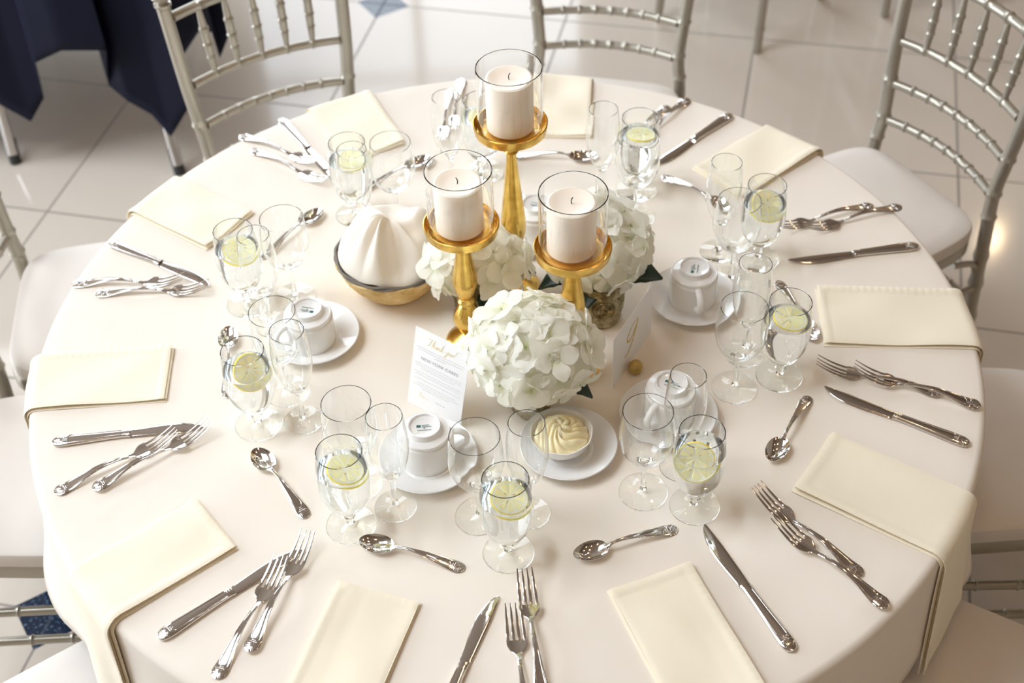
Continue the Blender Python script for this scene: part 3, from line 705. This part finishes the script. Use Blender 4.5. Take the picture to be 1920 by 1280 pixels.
def candle(loc, z, h, lab, lean=0, bend=1):
    t = thing('pillar_candle', lab, 'candle', (*loc, z), group='ivory pillar candles'); R = .0365
    p = [(0, 0), (R - .002, 0), (R, .002), (R, h - .004), (R - .0008, h - .0016), (R - .0035, h), (R - .009, h - .0008), (R * .62, h - .0024), (R * .3, h - .0034), (0, h - .0036)]
    obj('wax', *lathe(p, 64, wob=lambda a, z_: 1 + .006 * math.sin(7 * a + 1) * math.sin(z_ * 60) + .004 * math.sin(3 * a)), M['wax'], t)
    w_ = lerp_prof([(0, 0, h - .0045), (-.0006 * bend, 0, h + .002), (.0002 * bend, 0, h + .005), (.0016 * bend, -.0006, h + .0078)], 4)
    obj('wick', *tube(w_, .00075, 7), M['wick'], t)
for nm, H, br, st_, ch, ln in (('tall', .3245, .040, tallst, .088, 1), ('med', .239, .036, medst, .084, -1), ('small', .2455, .044, smst, .086, 1)):
    loc = SPOTS[nm]; ww = {'tall': 'tallest, at the back', 'med': 'left, with the vase-shaped stem', 'small': 'right, half behind white flowers'}[nm]
    candlestick(nm, 'gold metal candlestick, the ' + ww, loc, H, br, st_)
    hurricane(loc, ZT + H - .0043, 'clear cylinder glass around the candle on the ' + {'tall': 'tallest', 'med': 'left', 'small': 'right'}[nm] + ' candlestick')
    off = {'tall': (.0, .0), 'med': (-.002, 0), 'small': (-.002, .004)}[nm]
    candle((loc[0] + off[0], loc[1] + off[1]), ZT + H + .0016, ch, 'unlit ivory pillar candle on the ' + {'tall': 'tallest', 'med': 'left', 'small': 'right'}[nm] + ' gold candlestick', bend=ln)

# ------------------------------------------------------------------ hydrangeas in vases
STICKS = [(*SPOTS['tall'], .026), (*SPOTS['med'], .026), (*SPOTS['small'], .026), (*SPOTS['basket'], .088)]
def hydrangea(lab, c, rad, nfl, seed, leaves, psize=.019):
    rnd = random.Random(seed); t = thing('hydrangea', lab, 'flower', (c[0], c[1], ZT), group='white hydrangea heads')
    C0 = Vector((c[0], c[1], c[2])); v, f, th = [], [], []; sv = MB()
    gold_a = pi * (3 - math.sqrt(5)); n = int(nfl / .78)
    for i in range(n):
        zf = 1 - 2 * (i + .5) / n
        if zf < -.56: continue
        rr = math.sqrt(1 - zf * zf); a = i * gold_a + rnd.uniform(-.15, .15)
        nd = Vector((rr * math.cos(a), rr * math.sin(a), zf)); nd = (nd + Vector((rnd.uniform(-.2, .2), rnd.uniform(-.2, .2), rnd.uniform(-.1, .25)))).normalized()
        base = Vector((rr * math.cos(a) * rad[0], rr * math.sin(a) * rad[1], zf * rad[2])) * rnd.uniform(.80, 1.02)
        base *= 1 + .05 * noise.noise(Vector((a * 2, zf * 3, seed)))
        wp = C0 + base
        if any(math.hypot(wp.x - x, wp.y - y) < r + .012 for x, y, r in STICKS): continue
        tx = nd.cross(Vector((0, 0, 1))); tx = tx.normalized() if tx.length > .1 else Vector((1, 0, 0)); ty = nd.cross(tx)
        rot = rnd.uniform(0, pi / 2); ps = psize * rnd.uniform(.82, 1.22); lift = rnd.uniform(.05, .75)
        for k in range(4):
            aa = rot + k * pi / 2 + rnd.uniform(-.14, .14); ax = tx * math.cos(aa) + ty * math.sin(aa); side = nd.cross(ax)
            lf = lift + rnd.uniform(-.25, .3); G = 8; k0 = len(v); wv = rnd.uniform(.8, 1.15); cup_ = rnd.uniform(-.25, .5); phs = rnd.uniform(0, 6)
            for gi in range(G + 1):
                s = gi / G
                hw = ps * .98 * wv * (math.sin(pi * min(1, s * .83 + .07)) ** .62) * (.35 + .65 * min(1, s * 2.0))
                for gj in range(7):
                    q = gj / 3 - 1
                    L_ = ps * 1.95 * s * (1 - .12 * q * q * s)
                    up = lf * ps * 1.5 * s - .55 * ps * s * s * (1 + cup_) + cup_ * ps * .5 * q * q * s + .10 * ps * math.sin(5 * q + phs + 4 * s) * s * abs(q) + .004 * s * s * math.sin(phs + 9 * s) * .3
                    p = base + nd * (up - .002) + ax * L_ + side * (q * hw)
                    v.append(tuple(p + C0 - Vector((c[0], c[1], ZT)))); th.append(max(0, 1 - s * 2.6) * .9)
            for gi in range(G):
                for gj in range(6):
                    q_ = k0 + gi * 7 + gj; f.append((q_, q_ + 1, q_ + 8, q_ + 7))
        o_ = base + C0 - Vector((c[0], c[1], ZT)) + nd * .0015
        sv.add(*xf(lathe([(0, -.0016), (.0014, -.0005), (.0014, .0008), (0, .0018)], 6), o_))
        sv.add(*tube([o_ - nd * .002, o_ - base * .55], .0009, 4))
    h = obj('flower_head', v, f, M['petal'], t)
    at_ = h.data.attributes.new('throat', 'FLOAT', 'POINT'); at_.data.foreach_set('value', th)
    sv.build('stalks', M['stemgreen'], t)
    zc = c[2] - ZT
    obj('stem', *tube([(0, 0, zc - rad[2] * .2), (0, 0, .02)], .004, 8), M['stemgreen'], t)
    for (a, ln, zz, droop) in leaves:
        vv, ff = [], []; GN = 10
        ax = Vector((math.cos(a), math.sin(a), 0)); sd = Vector((-ax.y, ax.x, 0)); r0 = .03
        for i in range(GN + 1):
            s = i / GN; hw = ln * .38 * math.sin(pi * min(.985, s ** .85 + .015)) ** .8
            for j in range(5):
                q = j / 2 - 1; ser = 1 + (.06 if i % 2 else -.03) * (abs(q) == 1)
                p = ax * (r0 + ln * s) + sd * (q * hw * ser) + Vector((0, 0, zz + ln * (.15 * s - droop * s * s) + abs(q) * hw * .28))
                vv.append(tuple(p))
        for i in range(GN):
            for j in range(4): q_ = i * 5 + j; ff.append((q_, q_ + 1, q_ + 6, q_ + 5))
        lf_ = obj('leaf', vv, ff, M['leaf'], t); m2 = lf_.modifiers.new('t', 'SOLIDIFY'); m2.thickness = .0006
    return t
def vase(lab, loc):
    t = thing('vase', lab, 'vase', (*loc, ZT), group='mottled gold glass vases')
    rnd = random.Random(3); Rv = .034; H = .085
    seg, nz = 120, 60; v, f = [], []
    prof = lambda z: Rv * (.80 + .24 * math.sin(min(1, z / H + .06) * pi * .62))
    for i in range(nz + 1):
        z = H * i / nz
        for k in range(seg):
            a = 2 * pi * k / seg; r = prof(z); e = 0
            if z < .022: e = .0018 * math.cos(a * 26 + (pi if int(z / .0055) % 2 else 0)) * math.sin(z / .0055 * pi) ** 2     # diamond band
            elif z > H - .012: e = .0007 * math.sin((z - H) * 1500)
            else:           # a ring of round medallions with scrolls
                per = 2 * pi / 4; aa = (a + per / 2) % per - per / 2; dx = aa * Rv; dz = z - .047; rr = math.hypot(dx, dz)
                if rr < .0215: e = .0021 * math.cos(rr * 1250 + 1.4 * math.sin(3 * math.atan2(dz, dx)))
                else: e = .0013 * math.sin(a * 40) * math.cos(z * 900)
            v.append(((r + e) * math.cos(a), (r + e) * math.sin(a), z))
    for i in range(nz):
        for k in range(seg): l = (k + 1) % seg; f.append((i * seg + k, i * seg + l, (i + 1) * seg + l, (i + 1) * seg + k))
    f.append(tuple(range(seg))[::-1])
    obj('body', v, f, M['vase'], t)
    obj('lining', *lathe([(prof(H), H), (prof(H) - .003, H), (prof(H) - .003, .006), (0, .006)], 48), M['vase'], t); return t
h1, h2, h3 = SPOTS['h1'], SPOTS['h2'], SPOTS['h3']
vase('mottled gold vase under the front hydrangea', (h1[0] - .004, h1[1] - .002))
vase('mottled gold vase under the left hydrangea, behind the left candlestick', (h2[0] - .006, h2[1] + .012))
vase('embossed mottled gold vase under the right-hand hydrangea', SPOTS['vase3'])
hydrangea('large white hydrangea in front of the candles, above the butter bowl', h1, (.093, .087, .072), 108, 5, [(-.35, .065, .075, .6), (2.9, .05, .07, .9)], .0178)
hydrangea('white hydrangea behind the left candlestick, by the bread basket', (h2[0], h2[1], h2[2] + .010), (.088, .074, .062), 92, 11, [(.75, .085, .10, .5), (.05, .07, .09, .4), (-1.2, .04, .06, .8)], .0172)
hydrangea('white hydrangea behind the right candlestick, with a long dark leaf', (h3[0] - .008, h3[1] + .004, h3[2] + .010), (.084, .076, .062), 92, 23, [(-.32, .078, .072, .1), (3.3, .07, .07, .5), (-1.9, .06, .075, .5)], .0172)

# ------------------------------------------------------------------ bread basket
bx, by = SPOTS['basket']; bx += .007
t = thing('bread_basket', 'round yellow wicker bread basket with grey rim', 'basket', (bx, by, ZT)); v, f = [], []
seg, nz = 180, 28; H = .068
for i in range(nz + 1):
    s = i / nz; z = H * s; r = .056 + .037 * math.sin(s * pi * .5)
    for k in range(seg):
        a = 2 * pi * k / seg; e = .0016 * math.cos(a * 30 + (pi if (i // 2) % 2 else 0)) * abs(math.sin(i * pi / 2 + .4)); v.append(((r + e) * math.cos(a), (r + e) * math.sin(a), z + .001))
for i in range(nz):
    for k in range(seg): l = (k + 1) % seg; f.append((i * seg + k, i * seg + l, (i + 1) * seg + l, (i + 1) * seg + k))
f.append(tuple(range(seg))[::-1])
o = obj('body', v, f, M['wicker'], t); m2 = o.modifiers.new('t', 'SOLIDIFY'); m2.thickness = .003; m2.offset = -1
for j, (mr, dz, ph) in enumerate(((M['wicker'], .000, 0), (M['wrim'], .003, 2.1), (M['wrim'], .0065, 4.2))):
    pts = [((.0945 + .0013 * math.cos(9 * a + ph)) * math.cos(a), (.0945 + .0013 * math.cos(9 * a + ph)) * math.sin(a), H + dz * .9 + .0013 * math.sin(9 * a + ph)) for a in [2 * pi * q / 300 for q in range(300)]]
    obj('rim_strand', *tube(pts, .0024, 7, False, True), mr, t)
v, f = [], []; NR, NA = 60, 200
def mound(r, a):
    x, y = r * math.cos(a), r * math.sin(a); s = r / .092
    z = .062 + .082 * max(0, 1 - s ** 3.2) ** .62
    g = noise.noise(Vector((x * 16, y * 16, 1.7))) * .026 + noise.noise(Vector((x * 40, y * 34, 5))) * .006
    # three pinched gathers falling to the front rim, one open pocket on the right front
    for a0, am, wd_ in ((-.9, .007, .12), (-1.3, -.006, .1), (-2.1, -.008, .08), (-1.85, .016, .13), (-2.35, .011, .16), (-2.9, .009, .2), (2.4, .01, .3)):
        d = (a - a0 + pi) % (2 * pi) - pi; z += am * math.exp(-(d / wd_) ** 2) * math.sin(min(1, s) * pi) ** .8
    d = (a + 1.35 + pi) % (2 * pi) - pi; z -= .030 * math.exp(-(d / .34) ** 4) * math.exp(-((s - .78) / .25) ** 2)
    return z + g * (1 - s ** 4)
for i in range(NR + 1):
    for k in range(NA):
        a = 2 * pi * k / NA; r = .0905 * i / NR; v.append((r * math.cos(a), r * math.sin(a), mound(r, a)))
for i in range(NR):
    for k in range(NA): l = (k + 1) % NA; f.append((i * NA + k, (i + 1) * NA + k, (i + 1) * NA + l, i * NA + l))
o = obj('bread_cloth', v, f, M['linen']); o.location = (bx, by, ZT); tag(o, 'ivory cloth bunched over the bread in the basket', 'napkin')

# ------------------------------------------------------------------ cards, gold pebble
def card(name, lab, cat, x, y, phi, lean, w_, h_):
    t = thing(name, lab, cat, (x, y, ZT + .0005)); t.rotation_euler = (-lean, 0, phi)
    v, f = box(0, w_, 0, .0006, 0, h_); obj('sheet', v, f, M['paper'], t, False); return t
def strokes(name, polys, m, parent, x0, z0, s, r, shear=0):
    b = MB()
    for p in polys:
        pts = lerp_prof([(x0 + (a + shear * c) * s, -.0002, z0 + c * s) for a, c in p], 5)
        n = len(pts); b.add(*tube(pts, [r * (.55 + .6 * abs(math.sin(i * 1.7 / 5))) for i in range(n)], 5))
    return b.build(name, m, parent)
t = card('thank_you_card', 'white printed thank-you card leaning by the front hydrangea', 'card', -.1555, -.1412, -.6352, .2765, .1022, .1384)
W_, H_ = .1022, .1384
TH = [[(-.2, 1.75), (.3, 2.05), (1.1, 1.9), (1.5, 2.05)], [(.75, 1.95), (.55, 1.0), (.3, .1), (0, .1)],
      [(1.1, 0), (1.35, 1.0), (1.6, 1.9), (1.5, 1.3), (1.25, .1), (1.5, .8), (1.8, .7), (1.75, .1), (2.0, .1)],
      [(2.6, .75), (2.25, .6), (2.2, .1), (2.5, .2), (2.65, .75), (2.6, .1), (2.85, .15)],
      [(2.95, .75), (2.95, 0), (3.1, .6), (3.4, .7), (3.4, .1), (3.6, .15)],
      [(3.7, 0), (3.95, 1.2), (4.15, 1.9), (4.0, 1.2), (3.75, .05), (3.9, .5), (4.3, .8), (4.0, .45), (4.35, .02), (4.6, .2)],
      [(5.3, .75), (5.3, .2), (5.6, .2), (5.8, .75), (5.65, -.4), (5.3, -.9), (5.2, -.5), (5.8, .1)],
      [(6.3, .7), (6.05, .35), (6.3, .05), (6.55, .4), (6.3, .7)], [(6.75, .75), (6.75, .1), (7.05, .2), (7.2, .75), (7.2, .1), (7.4, .2)],
      [(7.9, 1.9), (7.8, 1.2), (7.7, .6)], [(7.65, .12), (7.67, .05)]]
strokes('gold_script', TH, M['goldink'], t, W_ / 2 - .0265, H_ - .0235, .0066, .00042, .25)
text_mesh('heading', 'NEW YORK CARES', .0076, M['ink2'], t, (W_ / 2 + .0005, -.0003, H_ - .0500), (pi / 2, 0, 0), .00003, 0, 1.12, offset=-.00012)
def lines(name, z, n, widths, seed):
    b = MB(); rnd = random.Random(seed)
    for i in range(n):
        wl = widths[i % len(widths)] * W_; x = W_ / 2 - wl / 2; zz = z - i * .0042
        while x < W_ / 2 + wl / 2:
            l = rnd.uniform(.0014, .0052); b.add(*box(x, min(x + l, W_ / 2 + wl / 2), -.00025, .0001, zz - .0003, zz + .0003)); x += l + .0009
    b.build(name, M['ink'], t, False)
lines('small_print', H_ - .0320, 3, (.86, .84, .2), 1)
lines('small_print', H_ - .0600, 3, (.88, .84, .62), 2)
lines('small_print', H_ - .0755, 2, (.88, .84), 3)
lines('small_print', H_ - .0870, 1, (.86,), 4)
lines('small_print', H_ - .0945, 3, (.72, .86, .5), 5)
strokes('gold_signature', [[(0, .5), (.4, 1.6), (.7, 1.2), (.3, 0), (1.0, .6), (1.3, 0), (1.6, .6), (2.0, 0), (2.4, .5), (3.0, .1), (4.0, .3)]], M['goldink'], t, .020, .020, .0052, .0003, .2)
b = MB(); b.add(*box(.052, .064, -.00025, .0001, .022, .0228)); b.add(*box(.0655, .0705, -.00025, .0001, .022, .0228)); b.build('small_print', M['ink'], t, False)

t = card('table_number_card', 'white card with a gold script number nine', 'card', .1679, -.1293, 1.0469, .02, .1438, .106)
# the card is read from its front (camera-right) side
NINE = [[(1.30, 3.35), (1.05, 3.85), (.55, 3.7), (.12, 2.9), (.05, 2.1), (.35, 1.75), (.80, 2.2), (1.20, 3.2), (1.32, 3.75), (1.25, 3.2), (.95, 1.9), (.55, .7), (.20, .02), (-.18, -.12), (-.22, .02)]]
b = MB()
for p in NINE:
    pts = lerp_prof([(.049 + a * .0300, -.0003, .033 + c * .0122) for a, c in p], 6); n = len(pts)
    rad = [.0005 + .0014 * (max(0, math.sin(pi * i / n * 2.0 - .3)) if i < n * .5 else max(0, math.sin(pi * (i / n - .45) / .55))) for i in range(n)]
    v_, f_ = tube(pts, rad, 8); v_ = [(q[0], -.0003 + (q[1] + .0003) * .25, q[2]) for q in v_]; b.add(v_, f_)
b.build('gold_nine', M['goldpaint'], t)
o = obj('gold_pebble', *lathe([(0, 0), (.006, .0005), (.0105, .004), (.0122, .0095), (.0112, .016), (.0075, .0215), (.003, .0242), (0, .0246)], 32, wob=lambda a, z: 1 + .05 * math.sin(2 * a)), M['egg'])
gx, gy = SPOTS['egg']; o.location = (gx, gy, ZT); tag(o, 'small round gold pebble propping the number card', 'ornament')

# ------------------------------------------------------------------ chairs
def bamboo(p0, p1, r, nodes, seg=12, bow=(0, 0, 0), n=None, node_r=1.28):
    """turned bamboo-look bar from p0 to p1 with raised rings, bowed by vector bow"""
    p0, p1, bow = Vector(p0), Vector(p1), Vector(bow); pts, rad = [], []
    ts = set([i / 24 for i in range(25)])
    for q in nodes: ts |= {q - .012, q - .006, q, q + .006, q + .012}
    for tt in sorted(x for x in ts if 0 <= x <= 1):
        k = min([abs(tt - q) for q in nodes] + [1]); rr = r * (node_r if k < .003 else (1.12 if k < .008 else 1))
        pts.append(p0.lerp(p1, tt) + bow * (4 * tt * (1 - tt))); rad.append(rr)
    return tube(pts, rad, seg)
def make_chair():
    t = thing('chiavari_chair', 'x', 'chair', group='silver bamboo-style chairs around the table')
    post = [(.195, .215, 0), (.185, .200, .22), (.176, .190, .44), (.168, .192, .53), (.174, .197, .62), (.182, .203, .72), (.190, .214, .88), (.191, .217, .905)]
    for s in (-1, 1):
        b = MB(); pp = lerp_prof([(s * x, y, z) for x, y, z in post], 12); rad = []
        for (x, y, z) in pp:
            k = min(abs(z - q) for q in (.10, .20, .30, .38, .48, .535, .625, .725, .80)); rad.append(.0145 * (1.22 if k < .0045 else 1) * (1 - .15 * max(0, (.3 - z) / .3)))
        b.add(*tube(pp, rad, 16)); b.build('back_post', M['chair'], t)
        fx = s * .191
        obj('finial', *xf(lathe([(.0140, 0), (.0175, .003), (.0175, .008), (.0120, .011), (.0110, .014), (.0185, .019), (.0215, .025), (.0190, .031), (.010, .035), (0, .036)], 24), (fx, .217, .905)), M['chair'], t)
        b = MB(); pf = [(s * .185, -.175, .43), (s * .178, -.170, .30), (s * .175, -.172, .10), (s * .178, -.180, 0)]
        rad = []; pp = lerp_prof(pf, 14)
        for (x, y, z) in pp: k = min(abs(z - q) for q in (.08, .16, .25, .34)); rad.append(.0140 * (1.22 if k < .0045 else 1))
        b.add(*tube(pp, rad, 14)); b.build('front_leg', M['chair'], t)
    zr = ((.88, .177, .213, .0105), (.72, .168, .203, .0095), (.62, .160, .197, .0095), (.53, .154, .192, .0095))
    for z, hx, y, r in zr:
        b = MB(); b.add(*bamboo((-hx, y, z), (hx, y, z), r, [1/6, 2/6, 3/6, 4/6, 5/6] if z > .7 else [.14, .26, .38, .5, .62, .74, .86], 12, (0, .030, 0))); b.build('back_rail', M['chair'], t)
    for k in range(5):
        q = (k + 1) / 6; x1, x2 = -.177 + .354 * q, -.168 + .336 * q; bw = .030 * 4 * q * (1 - q)
        p0, p1 = Vector((x2, .203 + bw, .726)), Vector((x1, .213 + bw, .872)); pts, rad = [], []
        for j in range(41):
            s_ = j / 40; rr = .0055 + .0040 * math.sin(pi * s_); kk = min(abs(s_ - a) for a in (.25, .45, .68)); rr *= 1.25 if kk < .02 else 1
            pts.append(p0.lerp(p1, s_)); rad.append(rr)
        obj('spindle', *tube(pts, rad, 12), M['chair'], t)
    # seat frame, cushion
    def slab(hx0, hx1, y0, y1, z0, z1, rc, puff=0):
        v, f = [], []; n = 56; rings = []
        lev = [(z0, .96), (z0 + .004, 1), (z1 - .012, 1), (z1 - .004, .985), (z1, .95), (z1 + puff * .5, .8), (z1 + puff, .4)]
        cy = (y0 + y1) / 2; hy = (y1 - y0) / 2
        for z, s_ in lev:
            ring = []
            for k in range(n):
                a = 2 * pi * k / n; c, d = math.cos(a), math.sin(a); e = 2 / 5.5
                yy = hy * math.copysign(abs(d) ** e, d); hx = hx0 + (hx1 - hx0) * (yy + hy) / (2 * hy)
                ring.append(len(v)); v.append((s_ * hx * math.copysign(abs(c) ** e, c), cy + s_ * yy, z))
            rings.append(ring)
        for A, B in zip(rings, rings[1:]):
            for k in range(n): l = (k + 1) % n; f.append((A[k], A[l], B[l], B[k]))
        f.append(tuple(rings[0])[::-1]); f.append(tuple(rings[-1])); return v, f
    obj('seat_frame', *slab(.200, .182, -.195, .185, .395, .432, .03), M['chair'], t)
    obj('cushion', *slab(.205, .186, -.205, .180, .433, .468, .04, .006), M['vinyl'], t)
    for s in (-1, 1):
        for z in (.20, .29): b = MB(); b.add(*bamboo((s * .177, -.172, z), (s * .186, .200, z), .0085, [.2, .4, .6, .8], 10)); b.build('stretcher', M['chair'], t)
    for z in (.18, .27): b = MB(); b.add(*bamboo((-.177, -.172, z), (.177, -.172, z), .0085, [.2, .4, .6, .8], 10)); b.build('stretcher', M['chair'], t)
    b = MB(); b.add(*bamboo((-.186, .201, .24), (.186, .201, .24), .0085, [.2, .4, .6, .8], 10)); b.build('stretcher', M['chair'], t)
    for s in (-1, 1):
        b = MB(); b.add(*tube(lerp_prof([(s * .178, .188, .33), (s * .182, .165, .365), (s * .184, .10, .39)], 4), .0075, 8)); b.build('bracket', M['chair'], t)
    return t
def outward(bx_, by_, nx, ny, d=.2):     # chair origin from the back's centre and outward normal
    l = math.hypot(nx, ny); nx, ny = nx / l, ny / l
    return (bx_ - nx * d, by_ - ny * d, 0), math.atan2(ny, nx) - pi / 2
CH = [('silver bamboo-style chair at upper left, beside the navy cloth', outward(-.490, .910, -.47, .882)),
      ('silver bamboo-style chair at the back, behind the tallest candle', outward(.268, 1.215, .229, .973)),
      ('silver bamboo-style chair at upper right with its seat showing', outward(.948, .760, .87, .49)),
      ('bamboo-style chair at the left, upper one of two seats', outward(-1.012, .425, -.992, -.12)),
      ('bamboo-style chair at the left edge, lower one of two seats', outward(-1.035, .003, -1, 0)),
      ('bamboo-style chair at the lower left corner, seat edge only', outward(-.815, -.660, -.86, -.51)),
      ('bamboo-style chair at the right edge, only seat side showing', outward(1.045, -.012, 1, 0)),
      ('bamboo-style chair at the lower right corner under the draped napkin', outward(.870, -.645, .875, -.483)),
      ('blurred bamboo-style chair beyond the back chair, legs only', ((.763, 2.264, 0), -.636)),
      ('blurred bamboo-style chair at the far upper right, legs only', ((1.387, 2.396, 0), .125))]
spread(make_chair(), [(lab, loc, (0, 0, rz)) for lab, (loc, rz) in CH])

# ------------------------------------------------------------------ the navy-covered side table
P = [Vector(p) for p in NAVY]; v, f = [], []
pl = []
for a_, b_ in zip(P, P[1:]):
    for q_ in range(5): pl.append(tuple(a_.lerp(b_, q_ / 5)))
pl.append(tuple(P[-1]))
top = .74
back = [(-.9, 2.5), (-1.6, 2.7), (-2.2, 2.4), (-2.2, 1.7), (-1.8, 1.5)]
full = pl + [(x, y, .3) for x, y in back]
cx0 = -1.3; cy0 = 2.0; K = len(full); NZ = 14
for (x, y, z) in full:
    for j in range(NZ + 1):
        s = j / NZ; zz = z + (top - z) * s; k = .0 * s
        v.append((x + (cx0 - x) * .12 * s ** 2, y + (cy0 - y) * .12 * s ** 2, zz))
for i in range(K):
    i2 = (i + 1) % K
    for j in range(NZ): f.append((i * (NZ + 1) + j, i2 * (NZ + 1) + j, i2 * (NZ + 1) + j + 1, i * (NZ + 1) + j + 1))
ci = len(v); v.append((cx0, cy0, top))
for i in range(K): i2 = (i + 1) % K; f.append((i * (NZ + 1) + NZ, i2 * (NZ + 1) + NZ, ci))
o = obj('navy_tablecloth', v, f, M['navy']); tag(o, 'navy blue cloth hanging in folds over the side table', 'tablecloth')
m2 = o.modifiers.new('t', 'SOLIDIFY'); m2.thickness = .002
t = thing('side_table', 'chrome-legged table under the navy cloth at upper left', 'table', (-1.3, 2.0, 0))
obj('tabletop', *xf(lathe([(0, .70), (.34, .70), (.34, .725), (0, .725)], 40), (0, 0, 0)), M['trim'], t)
for (x, y, tx_, ty_) in ((-1.389, 1.569, -1.42, 1.75), (-.907, 1.492, -1.02, 1.75), (-1.5, 2.3, -1.45, 2.2), (-1.0, 2.35, -1.08, 2.22)):
    l = obj('leg', *tube([(x + 1.3, y - 2, .03), (tx_ + 1.3, ty_ - 2, .70)], .014, 14), M['chrome'], t)
    obj('leg_cap', *tube([(x + 1.3, y - 2, 0), (x + 1.3 + (tx_ - x) * .1, y - 2 + (ty_ - y) * .1, .07)], .0165, 14), M['rubber'], l)
